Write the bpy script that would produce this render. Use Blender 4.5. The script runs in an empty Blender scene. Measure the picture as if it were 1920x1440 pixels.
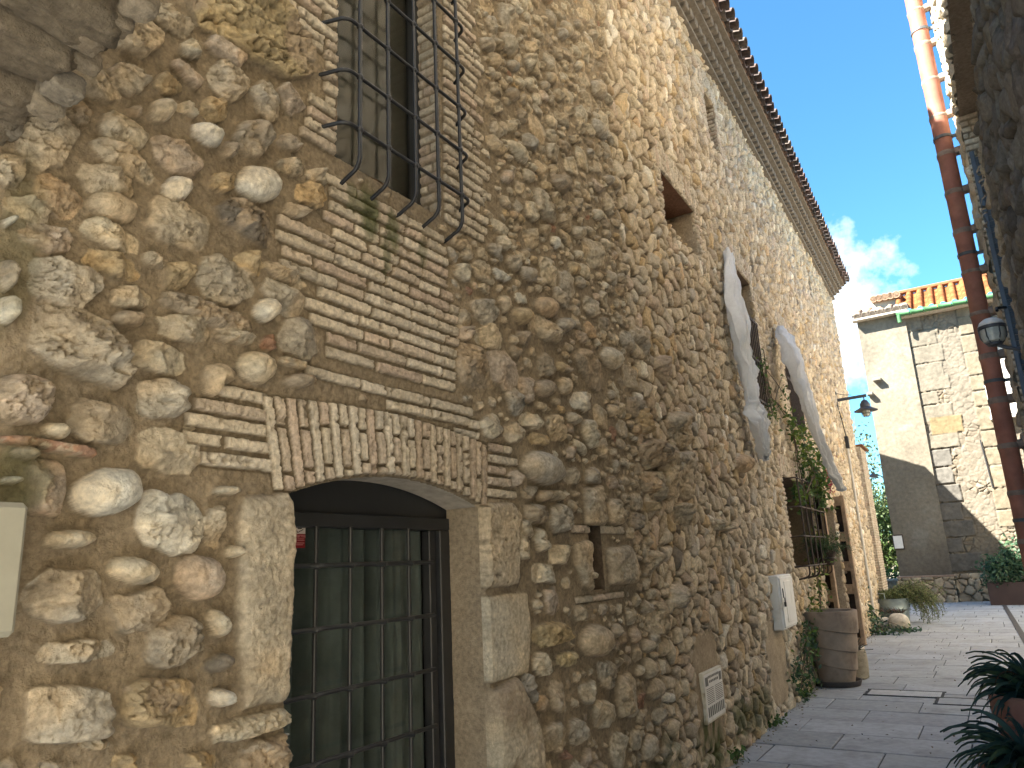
import bpy, math, random
import numpy as np
from mathutils import Vector, Matrix
R_ = math.radians
random.seed(7)
scene = bpy.context.scene
COL = scene.collection

# ------------------------------------------------------------------ camera
CH = 1.66                      # eye height above the paving
FPX = 1384.0                   # focal length in pixels of a 1920 wide frame
def _nrm(a):
    a = np.asarray(a, float); return a/np.linalg.norm(a)
def _cray(u, v): return np.array([u-960.0, -(v-720.0), -FPX])
_Y = _nrm(_cray(1880, 1022))
_Z = _cray(690, -4800); _Z = _nrm(_Z-_Y*(_Z@_Y)); _Z = _nrm(_Z)
_X = np.cross(_Y, _Z)
ROT = np.array([_X, _Y, _Z])
CAMP = np.array([0.0, 0.0, CH])
cd = bpy.data.cameras.new('camera'); cam = bpy.data.objects.new('camera', cd); COL.objects.link(cam)
M4 = Matrix.Identity(4)
for i in range(3):
    for j in range(3): M4[i][j] = ROT[i][j]
M4[2][3] = CH
cam.matrix_world = M4
cd.sensor_width = 36.0; cd.lens = FPX/1920*36.0; cd.clip_start = 0.02; cd.clip_end = 2000
cd.dof.use_dof = True; cd.dof.focus_distance = 4.2; cd.dof.aperture_fstop = 14.0
scene.camera = cam

# ------------------------------------------------------------------ world, sun, exposure
SUN_DIR = _nrm([-0.48, -0.50, 0.73])          # towards the sun
sun_el = math.asin(SUN_DIR[2]); sun_az = math.atan2(SUN_DIR[0], SUN_DIR[1])
w = bpy.data.worlds.new('World'); scene.world = w; w.use_nodes = True
nt = w.node_tree; nt.nodes.clear()
def N(nt, t, **k):
    n = nt.nodes.new(t)
    for a, b in k.items(): setattr(n, a, b)
    return n
out = N(nt, 'ShaderNodeOutputWorld'); bg = N(nt, 'ShaderNodeBackground')
sky = N(nt, 'ShaderNodeTexSky', sky_type='NISHITA', sun_disc=False, sun_elevation=sun_el, sun_rotation=sun_az,
        air_density=1.0, dust_density=0.2, ozone_density=3.0, altitude=100)
# one cloud bank low over the end of the alley: noise on the view direction of the sky dome
tc = N(nt, 'ShaderNodeTexCoord')
nz = N(nt, 'ShaderNodeTexNoise'); nz.inputs['Scale'].default_value = 9.0; nz.inputs['Detail'].default_value = 9.0; nz.inputs['Roughness'].default_value = 0.6
nt.links.new(tc.outputs['Generated'], nz.inputs['Vector'])
dist = N(nt, 'ShaderNodeVectorMath', operation='DISTANCE')
nt.links.new(tc.outputs['Generated'], dist.inputs[0])
tint = N(nt, 'ShaderNodeVectorMath', operation='MULTIPLY'); nt.links.new(sky.outputs[0], tint.inputs[0]); tint.inputs[1].default_value = (.47, .85, .95)   # clear Mediterranean blue
_cl = ROT@_cray(1580, 560); _cl = _nrm(_cl)
dist.inputs[1].default_value = tuple(_cl)
m1 = N(nt, 'ShaderNodeMapRange'); m1.inputs['From Min'].default_value = 0.0; m1.inputs['From Max'].default_value = 0.15
m1.inputs['To Min'].default_value = 0.34; m1.inputs['To Max'].default_value = -0.26
nt.links.new(dist.outputs['Value'], m1.inputs['Value'])
add = N(nt, 'ShaderNodeMath', operation='ADD'); nt.links.new(nz.outputs['Fac'], add.inputs[0]); nt.links.new(m1.outputs['Result'], add.inputs[1])
cr = N(nt, 'ShaderNodeMapRange'); cr.inputs['From Min'].default_value = 0.50; cr.inputs['From Max'].default_value = 0.72
nt.links.new(add.outputs[0], cr.inputs['Value'])
mixc = N(nt, 'ShaderNodeMix', data_type='RGBA')
nt.links.new(cr.outputs['Result'], mixc.inputs['Factor']); nt.links.new(tint.outputs[0], mixc.inputs['A'])
mixc.inputs['B'].default_value = (5.0, 5.1, 5.2, 1)
nt.links.new(mixc.outputs['Result'], bg.inputs['Color']); bg.inputs['Strength'].default_value = 0.05
nt.links.new(bg.outputs[0], out.inputs[0])
sl = bpy.data.lights.new('sun', 'SUN'); sl.energy = 5.0; sl.angle = R_(0.5); sl.color = (1, .94, .84)
so = bpy.data.objects.new('sun', sl); COL.objects.link(so)
so.rotation_euler = Vector(SUN_DIR).to_track_quat('Z', 'Y').to_euler(); so.location = (-6, -10, 14)
vs = scene.view_settings; vs.view_transform = 'Standard'; vs.look = 'None'; vs.gamma = 1.0; vs.exposure = 3.05
scene.render.resolution_x = 1024; scene.render.resolution_y = 768
scene.cycles.max_bounces = 8; scene.cycles.diffuse_bounces = 5

# ------------------------------------------------------------------ numpy noise
def _hash(ix, iy, seed):
    h = (ix.astype(np.int64)*374761393 + iy.astype(np.int64)*668265263 + seed*1274126177) & 0xffffffff
    h = ((h ^ (h >> 13))*1103515245) & 0xffffffff
    h = ((h ^ (h >> 16))*2246822519) & 0xffffffff
    return ((h ^ (h >> 15)) & 0xffffff)/float(0xffffff)
def vn(x, y, seed=0):
    x = np.asarray(x, np.float64); y = np.asarray(y, np.float64)
    xi = np.floor(x); yi = np.floor(y); fx = x-xi; fy = y-yi
    fx = fx*fx*(3-2*fx); fy = fy*fy*(3-2*fy)
    xi = xi.astype(np.int64); yi = yi.astype(np.int64)
    a = _hash(xi, yi, seed); b = _hash(xi+1, yi, seed); c = _hash(xi, yi+1, seed); d = _hash(xi+1, yi+1, seed)
    return (a+(b-a)*fx+(c-a)*fy+(a-b-c+d)*fx*fy)*2-1
def fbm(x, y, o=3, seed=0, g=0.5):
    t = 0; a = 1.0; s = 0
    for k in range(o):
        t = t+a*vn(x*2**k, y*2**k, seed+k*17); s += a; a *= g
    return t/s
def ss(a, b, x):
    t = np.clip((x-a)/(b-a), 0, 1); return t*t*(3-2*t)

# ------------------------------------------------------------------ object helpers
def link(o, parent=None):
    COL.objects.link(o)
    if parent is not None: o.parent = parent
    return o
def tag(o, label=None, cat=None, group=None, kind=None):
    if label: o['label'] = label
    if cat: o['category'] = cat
    if group: o['group'] = group
    if kind: o['kind'] = kind
    return o
def thing(name, label, cat, loc=(0, 0, 0), group=None):
    o = bpy.data.objects.new(name, None); o.empty_display_size = 0.1; o.location = loc
    link(o); return tag(o, label, cat, group)
def base_mesh(name, V, F, mat, parent=None, smooth=False, col=None):
    """V in world space; parents sit at their base with no rotation, so shift by the parent's location."""
    V = np.asarray(V, float).reshape(-1, 3)
    if parent is not None:
        p = parent; off = np.zeros(3)
        while p is not None: off += np.array(p.location); p = p.parent
        V = V-off
    me = bpy.data.meshes.new(name)
    if isinstance(F, np.ndarray) and F.ndim == 2:
        n = F.shape[1]; nf = len(F)
        me.vertices.add(len(V)); me.vertices.foreach_set('co', V.astype(np.float32).ravel())
        me.loops.add(nf*n); me.loops.foreach_set('vertex_index', F.astype(np.int32).ravel())
        me.polygons.add(nf); me.polygons.foreach_set('loop_start', np.arange(0, nf*n, n, dtype=np.int32))
        me.update(calc_edges=True)
    else:
        me.from_pydata([tuple(v) for v in V], [], F); me.update()
    if smooth: me.polygons.foreach_set('use_smooth', np.ones(len(me.polygons), bool))
    if col is not None:
        a = me.color_attributes.new('Col', 'FLOAT_COLOR', 'POINT')
        c = np.ones((len(V), 4), np.float32); c[:, :3] = col; a.data.foreach_set('color', c.ravel())
    if mat: me.materials.append(mat)
    me.validate()
    return link(bpy.data.objects.new(name, me), parent)
class MB:
    def __init__(s): s.v = []; s.f = []; s.c = []; s.col = None
    def _add(s, V, F):
        b = len(s.v); s.v += [tuple(map(float, p)) for p in V]; s.f += [tuple(i+b for i in f) for f in F]
        if s.col is not None: s.c += [s.col]*len(V)
        return s
    def box(s, c, ax, ay, az, sx, sy, sz, bev=0.0):
        """centre, three unit axes, full sizes; bevelled on all edges"""
        c = np.asarray(c, float); ax = np.asarray(ax, float); ay = np.asarray(ay, float); az = np.asarray(az, float)
        x, y, z = sx/2, sy/2, sz/2; b = min(bev, x*.9, y*.9, z*.9)
        if b <= 0:
            V = [c+ax*i*x+ay*j*y+az*k*z for i in (-1, 1) for j in (-1, 1) for k in (-1, 1)]
            F = [(0, 1, 3, 2), (4, 6, 7, 5), (0, 4, 5, 1), (2, 3, 7, 6), (0, 2, 6, 4), (1, 5, 7, 3)]
            return s._add(V, F)
        V = []; idx = {}
        for i in (-1, 1):
            for j in (-1, 1):
                for k in (-1, 1):
                    for d in range(3):
                        p = [i*x, j*y, k*z]; q = [i*(x-b), j*(y-b), k*(z-b)]
                        r = q[:]; r[d] = p[d]
                        idx[(i, j, k, d)] = len(V); V.append(c+ax*r[0]+ay*r[1]+az*r[2])
        F = []
        for d in range(3):
            o = [a for a in range(3) if a != d]
            for sgn in (-1, 1):
                q = []
                for (a, bb) in ((-1, -1), (1, -1), (1, 1), (-1, 1)):
                    t = [0, 0, 0]; t[d] = sgn; t[o[0]] = a; t[o[1]] = bb; q.append(idx[(*t, d)])
                F.append(tuple(q))
        for d in range(3):          # edges parallel to axis d
            o = [a for a in range(3) if a != d]
            for a in (-1, 1):
                for bb in (-1, 1):
                    q = []
                    for (e, dd) in ((-1, o[0]), (-1, o[1]), (1, o[1]), (1, o[0])):
                        t = [0, 0, 0]; t[d] = e; t[o[0]] = a; t[o[1]] = bb; q.append(idx[(*t, dd)])
                    F.append(tuple(q))
        for i in (-1, 1):
            for j in (-1, 1):
                for k in (-1, 1): F.append(tuple(idx[(i, j, k, d)] for d in range(3)))
        return s._add(V, F)
    def tube(s, pts, r, n=8, closed=False):
        pts = [np.asarray(p, float) for p in pts]; m = len(pts)
        rr = r if hasattr(r, '__len__') else [r]*m
        V = []; prev = None
        for i in range(m):
            t = pts[min(i+1, m-1)]-pts[max(i-1, 0)]; t = _nrm(t) if np.linalg.norm(t) > 1e-9 else np.array([0, 0, 1.])
            if prev is None:
                a = np.array([0, 0, 1.]) if abs(t[2]) < .9 else np.array([1., 0, 0]); u = _nrm(np.cross(t, a))
            else:
                u = prev-t*(prev@t); u = _nrm(u)
            prev = u; v = np.cross(t, u)
            for k in range(n):
                a = 2*math.pi*k/n; V.append(pts[i]+(u*math.cos(a)+v*math.sin(a))*rr[i])
        F = [(i*n+k, i*n+(k+1) % n, (i+1)*n+(k+1) % n, (i+1)*n+k) for i in range(m-1) for k in range(n)]
        F += [tuple(range(n-1, -1, -1)), tuple((m-1)*n+k for k in range(n))]
        return s._add(V, F)
    def lathe(s, c, prof, n=40, jit=0.0, axis=None):
        c = np.asarray(c, float); V = []; m = len(prof)
        A = np.array([0, 0, 1.]) if axis is None else _nrm(axis)
        a0 = np.array([1., 0, 0]) if abs(A[0]) < .9 else np.array([0, 1., 0]); U = _nrm(np.cross(A, a0)); W = np.cross(A, U)
        for (r, z) in prof:
            for k in range(n):
                a = 2*math.pi*k/n; V.append(c+U*r*math.cos(a)+W*r*math.sin(a)+A*z)
        F = [(i*n+k, i*n+(k+1) % n, (i+1)*n+(k+1) % n, (i+1)*n+k) for i in range(m-1) for k in range(n)]
        F += [tuple(range(n-1, -1, -1)), tuple((m-1)*n+k for k in range(n))]
        return s._add(V, F)
    def poly(s, V, F): return s._add(V, F)
    def build(s, name, mat, parent=None, smooth=False):
        o = base_mesh(name, s.v, s.f, mat, parent, smooth, np.array(s.c) if s.c else None)
        if smooth: 
            try: o.data.set_sharp_from_angle(angle=R_(40))
            except Exception: pass
        return o
EX, EY, EZ = np.eye(3)

# ------------------------------------------------------------------ materials
def mat(name, col=(.5, .5, .5), rough=.8, vcol=False, scale=20, var=.25, bump=.3, bscale=120, bdist=.004, metal=0.0, spec=.3,
        stain=None, stain_scale=2.0, stain_lo=.52, stain_hi=.68, trans=0.0):
    m = bpy.data.materials.new(name); m.use_nodes = True; t = m.node_tree; t.nodes.clear()
    o = N(t, 'ShaderNodeOutputMaterial'); p = N(t, 'ShaderNodeBsdfPrincipled'); t.links.new(p.outputs[0], o.inputs[0])
    p.inputs['Roughness'].default_value = rough; p.inputs['Metallic'].default_value = metal
    p.inputs['Specular IOR Level'].default_value = spec
    g = N(t, 'ShaderNodeNewGeometry')
    n1 = N(t, 'ShaderNodeTexNoise'); n1.inputs['Scale'].default_value = scale; n1.inputs['Detail'].default_value = 6; n1.inputs['Roughness'].default_value = .65
    t.links.new(g.outputs['Position'], n1.inputs['Vector'])
    mr = N(t, 'ShaderNodeMapRange'); mr.inputs['From Min'].default_value = .3; mr.inputs['From Max'].default_value = .7
    mr.inputs['To Min'].default_value = 1-var; mr.inputs['To Max'].default_value = 1+var; t.links.new(n1.outputs['Fac'], mr.inputs['Value'])
    if vcol:
        b = N(t, 'ShaderNodeAttribute', attribute_name='Col').outputs['Color']
    else:
        rgb = N(t, 'ShaderNodeRGB'); rgb.outputs[0].default_value = (*col, 1); b = rgb.outputs[0]
    if stain:
        n3 = N(t, 'ShaderNodeTexNoise'); n3.inputs['Scale'].default_value = stain_scale; n3.inputs['Detail'].default_value = 8; n3.inputs['Roughness'].default_value = .62
        t.links.new(g.outputs['Position'], n3.inputs['Vector'])
        m3 = N(t, 'ShaderNodeMapRange'); m3.inputs['From Min'].default_value = stain_lo; m3.inputs['From Max'].default_value = stain_hi
        t.links.new(n3.outputs['Fac'], m3.inputs['Value'])
        mx = N(t, 'ShaderNodeMix', data_type='RGBA'); t.links.new(m3.outputs[0], mx.inputs['Factor']); t.links.new(b, mx.inputs['A'])
        mx.inputs['B'].default_value = (*stain, 1); b = mx.outputs['Result']
    vm = N(t, 'ShaderNodeVectorMath', operation='SCALE'); t.links.new(b, vm.inputs[0]); t.links.new(mr.outputs[0], vm.inputs['Scale'])
    t.links.new(vm.outputs[0], p.inputs['Base Color'])
    if bump > 0:
        n2 = N(t, 'ShaderNodeTexNoise'); n2.inputs['Scale'].default_value = bscale; n2.inputs['Detail'].default_value = 5; n2.inputs['Roughness'].default_value = .7
        t.links.new(g.outputs['Position'], n2.inputs['Vector'])
        bp = N(t, 'ShaderNodeBump'); bp.inputs['Strength'].default_value = bump; bp.inputs['Distance'].default_value = bdist
        t.links.new(n2.outputs['Fac'], bp.inputs['Height']); t.links.new(bp.outputs[0], p.inputs['Normal'])
    if trans > 0:
        tr = N(t, 'ShaderNodeBsdfTranslucent'); t.links.new(vm.outputs[0], tr.inputs[0])
        ms = N(t, 'ShaderNodeMixShader'); ms.inputs[0].default_value = trans
        t.links.new(p.outputs[0], ms.inputs[1]); t.links.new(tr.outputs[0], ms.inputs[2]); t.links.new(ms.outputs[0], o.inputs[0])
    return m
M_WALL = mat('rubble_masonry', vcol=True, rough=.95, scale=45, var=.30, bump=.9, bscale=150, bdist=.012, spec=.15)
M_FARWALL = mat('far_masonry', vcol=True, rough=.95, scale=9, var=.22, bump=.5, bscale=40, bdist=.01, spec=.1)
M_PLASTER = mat('old_render', col=(.40, .37, .31), rough=.95, scale=5, var=.18, bump=.6, bscale=35, bdist=.012, spec=.1,
                stain=(.30, .26, .21), stain_scale=1.1, stain_lo=.50, stain_hi=.72)
M_IRON = mat('black_iron', col=(.016, .017, .02), rough=.45, scale=60, var=.35, bump=.25, bscale=200, bdist=.001, spec=.5)
M_RUST = mat('rusty_iron', col=(.06, .045, .04), rough=.7, scale=60, var=.4, bump=.3, bscale=200, bdist=.001)
M_DOORMETAL = mat('grey_door_metal', col=(.026, .028, .031), rough=.38, scale=8, var=.15, bump=.05, spec=.5)
M_CEMENT = mat('grey_mortar', col=(.42, .38, .32), rough=.95, scale=14, var=.25, bump=.5, bscale=80)
M_JMORT = mat('stained_mortar', col=(.25, .19, .155), rough=.95, scale=14, var=.3, bump=.5, bscale=80)
M_CLAMP = mat('dull_clamp', col=(.09, .10, .11), rough=.6, spec=.4, bump=.05)
M_FARSTUB = mat('stone_stub', col=(.17, .155, .125), rough=.95, scale=9, var=.3, bump=.5, bscale=50)
M_TILE = mat('weathered_roof_tile', vcol=True, rough=.9, scale=18, var=.35, bump=.4, bscale=60, bdist=.006, stain=(.10, .09, .085), stain_scale=4, stain_lo=.5, stain_hi=.7)
M_ORANGE = mat('orange_roof_tile', col=(.19, .075, .03), rough=.85, scale=5, var=.35, bump=.3, bscale=40)
M_GREENGLAZE = mat('green_glazed_clay', col=(.04, .14, .05), rough=.65, scale=6, var=.4, bump=.1, spec=.5)
M_TERRAC = mat('terracotta_pipe', col=(.32, .138, .10), rough=.7, scale=5, var=.28, bump=.12, bscale=60, stain=(.30, .14, .09), stain_scale=4)
M_POT = mat('clay_pot_taupe', col=(.32, .262, .212), rough=.85, scale=6, var=.22, bump=.2, bscale=70, stain=(.13, .10, .08), stain_scale=3)
M_SAUCER = mat('dark_saucer', col=(.07, .065, .065), rough=.7, scale=10, var=.25, bump=.15)
M_WOOD = mat('old_wood', col=(.30, .22, .15), rough=.85, scale=10, var=.35, bump=.5, bscale=60)
M_WOODDK = mat('dark_old_wood', col=(.055, .04, .032), rough=.85, scale=10, var=.35, bump=.5, bscale=60)
M_CLOTH = mat('white_gauze', col=(.86, .86, .86), rough=.9, scale=25, var=.06, bump=.2, bscale=60, trans=.25)
M_LEAF = mat('foliage', vcol=True, rough=.55, scale=8, var=.3, bump=0, spec=.35, trans=.3)
M_PETAL = mat('flower_petals', vcol=True, rough=.6, scale=8, var=.2, bump=0, trans=.3)
M_BARK = mat('bark', col=(.13, .10, .07), rough=.95, scale=20, var=.4, bump=.6, bscale=40)
M_BEIGEBOX = mat('beige_enamel', col=(.30, .29, .235), rough=.45, scale=12, var=.05, bump=.03, spec=.4)
M_WHITEBOX = mat('white_pvc', col=(.74, .73, .69), rough=.5, scale=6, var=.06, bump=.05, stain=(.6, .57, .5), stain_scale=5)
M_PVC = mat('grey_conduit', col=(.55, .53, .48), rough=.6, scale=6, var=.12, bump=.05)
M_ZINC = mat('zinc', col=(.30, .36, .36), rough=.45, metal=.5, scale=6, var=.2, bump=.1)
M_MAROON = mat('maroon_steel', col=(.055, .036, .034), rough=.55, scale=4, var=.15, bump=.1)
M_STEEL = mat('steel_plate', col=(.45, .46, .46), rough=.5, metal=.4, scale=12, var=.2, bump=.3, bscale=150)
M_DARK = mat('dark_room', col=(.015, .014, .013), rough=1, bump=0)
M_SHUTTER = mat('blue_grey_shutter', col=(.12, .15, .19), rough=.6, scale=12, var=.2, bump=.2)
M_WHITE = mat('white_print', col=(.72, .66, .62), rough=.4, bump=0, var=.03)
M_REDP = mat('red_print', col=(.22, .012, .018), rough=.4, bump=0, var=.03)
M_BLACKP = mat('black_print', col=(.012, .012, .012), rough=.5, bump=0, var=.03)
M_PINKP = mat('pale_red_print', col=(.62, .28, .27), rough=.4, bump=0, var=.03)
M_GREYP = mat('grey_print', col=(.14, .14, .13), rough=.6, bump=0, var=.05)
M_PLATE = mat('enamel_plate', col=(.62, .58, .47), rough=.5, scale=12, var=.12, bump=.1, stain=(.36, .31, .2), stain_scale=9)
M_SOIL = mat('soil', col=(.05, .035, .025), rough=1, scale=40, var=.5, bump=1, bscale=60, bdist=.02)
M_STONEPALE = mat('pale_boulder', col=(.58, .53, .44), rough=.95, scale=14, var=.22, bump=.7, bscale=60, bdist=.012, stain=(.30, .27, .2), stain_scale=5)
M_LAMPSHADE = mat('lamp_metal', col=(.055, .06, .07), rough=.5, spec=.5, bump=.05)
M_BOWL = mat('green_zinc_bowl', col=(.09, .15, .15), rough=.5, scale=8, var=.2, bump=.1)
M_CURTAIN = mat('green_curtain', col=(.25, .30, .285), rough=.9, scale=3, var=.3, bump=.3, bscale=60)
def glass(name, tint, refl=.9, alpha=.75, rough=.03):
    m = bpy.data.materials.new(name); m.use_nodes = True; t = m.node_tree; t.nodes.clear()
    o = N(t, 'ShaderNodeOutputMaterial'); tr = N(t, 'ShaderNodeBsdfTransparent'); gl = N(t, 'ShaderNodeBsdfGlossy')
    tr.inputs[0].default_value = (*tint, 1); gl.inputs['Roughness'].default_value = rough
    fr = N(t, 'ShaderNodeFresnel'); fr.inputs['IOR'].default_value = 1.5
    ms = N(t, 'ShaderNodeMixShader'); ge = N(t, 'ShaderNodeNewGeometry'); sb = N(t, 'ShaderNodeMath', operation='SUBTRACT'); sb.inputs[0].default_value = 1.0; t.links.new(ge.outputs['Backfacing'], sb.inputs[1])
    mu = N(t, 'ShaderNodeMath', operation='MULTIPLY'); sb.inputs[0].default_value = 1.0; sc_ = N(t, 'ShaderNodeMath', operation='MULTIPLY'); sc_.inputs[1].default_value = refl; t.links.new(fr.outputs[0], mu.inputs[0]); t.links.new(sb.outputs[0], mu.inputs[1]); t.links.new(mu.outputs[0], sc_.inputs[0]); t.links.new(sc_.outputs[0], ms.inputs[0]); t.links.new(tr.outputs[0], ms.inputs[1]); t.links.new(gl.outputs[0], ms.inputs[2])
    t.links.new(ms.outputs[0], o.inputs[0]); return m
M_GLASS = glass('window_glass', (.73, .74, .735))
M_GLASSDK = glass('dark_window_glass', (.75, .75, .72), rough=.07, refl=.45)
M_LAMPGLASS = mat('lamp_glass', col=(.42, .45, .42), rough=.2, spec=.6, bump=0)

# ------------------------------------------------------------------ the two wall planes of the stone house
D = 2.17; YS = 5.15; BEND = R_(2.0)
TB = np.array([-math.sin(BEND), math.cos(BEND), 0]); NB = np.array([math.cos(BEND), math.sin(BEND), 0])
PB = np.array([-D, YS, 0])
def dirw(u, v): return ROT@_cray(u, v)
def W(u, v, h=0.0):
    """photo pixel -> (s, z) on the house front (z from the paving), h metres proud of it"""
    r = dirw(u, v); t = (-D+h)/r[0]; p = CAMP+r*t
    if t > 0 and p[1] <= YS: return p[1], p[2]
    q = PB+NB*h
    t = ((q-CAMP)@NB)/(r@NB); p = CAMP+r*t
    return YS+(p-PB)@TB, p[2]
def PW(s, z, h=0.0):
    if s <= YS: return np.array([-D+h, s, z])
    return PB+TB*(s-YS)+NB*h+EZ*z
def PWn(s): return (EX, EY) if s <= YS else (NB, TB)
def at(u, v, Y): r = dirw(u, v); return CAMP+r*(Y/r[1])
def atx(u, v, X): r = dirw(u, v); return CAMP+r*(X/r[0])
def ground(u, v, z=0.0): r = dirw(u, v); return CAMP+r*((z-CH)/r[2])

PAL = dict(tan=(.50, .41, .29), cream=(.62, .54, .40), white=(.72, .68, .58), ochre=(.47, .34, .18), oran=(.50, .35, .21), grey=(.45, .395, .315),
           dgrey=(.26, .22, .175), dark=(.10, .088, .08), brown=(.31, .235, .165), pink=(.50, .38, .30), red=(.32, .15, .10), yel=(.56, .47, .26),
           bgrey=(.36, .345, .315), sand=(.46, .35, .18))
for _k in PAL:
    _t = .30 if _k in ('white', 'dark', 'ochre', 'oran', 'red', 'sand') else .45
    if _k in ('pink', 'dgrey'): _t = .55
    PAL[_k] = tuple(a*(1-_t)+b*_t for a, b in zip(PAL[_k], (.50, .42, .305)))
MORTAR = np.array((.29, .235, .165))
# ------------------------------------------------------------------ stone stamps: (polar outline in wall space, look)
STONES = []
def outline(pts, n=64):
    """polar outline of a star-shaped polygon"""
    pts = np.asarray(pts, float); c = pts.mean(0); q = pts-c
    th = np.arange(n)*2*math.pi/n-math.pi; dx = np.cos(th); dy = np.sin(th); r = np.full(n, 1e9)
    for i in range(len(q)):
        a = q[i]; b = q[(i+1) % len(q)]; e = b-a
        den = dx*e[1]-dy*e[0]; den = np.where(abs(den) < 1e-12, 1e-12, den)
        t = (a[0]*e[1]-a[1]*e[0])/den; uu = (a[0]*dy-a[1]*dx)/den
        ok = (t > 0) & (uu >= -1e-6) & (uu <= 1+1e-6); r = np.where(ok & (t < r), t, r)
    r[r > 1e8] = np.median(r)
    return c, r
class St: pass
def add_stone(pts, col, H=.04, p=2.4, q=.55, rough=1.0, facets=0, mottle=None, warp=.10, pit=0, seed=None, fine=1.0):
    s = St(); s.c, s.r = outline(pts); s.rm = s.r.max(); s.col = np.array(PAL[col] if isinstance(col, str) else col)
    s.H = H*2.0; s.p = p; s.q = q; s.rough = rough; s.warp = warp; s.pit = pit; s.fine = fine
    s.seed = random.randrange(9999) if seed is None else seed
    rr = random.Random(s.seed); s.fac = []
    for k in range(facets):
        a = rr.uniform(0, 2*math.pi); s.fac.append((math.cos(a), math.sin(a), rr.uniform(.50, .92), rr.uniform(.25, .8)))
    s.mot = np.array(PAL[mottle]) if mottle else None
    STONES.append(s); return s
def px_ell(cx, cy, rx, ry, rot, k=2.4, n=18, jit=.10, rr=None):
    rr = rr or random; P = []; ca, sa = math.cos(R_(rot)), math.sin(R_(rot))
    for i in range(n):
        a = 2*math.pi*i/n; c, s = math.cos(a), math.sin(a)
        x = rx*math.copysign(abs(c)**(2/k), c); y = ry*math.copysign(abs(s)**(2/k), s); j = 1+rr.uniform(-jit, jit)
        P.append((cx+(x*ca-y*sa)*j, cy+(x*sa+y*ca)*j))
    return P
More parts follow.
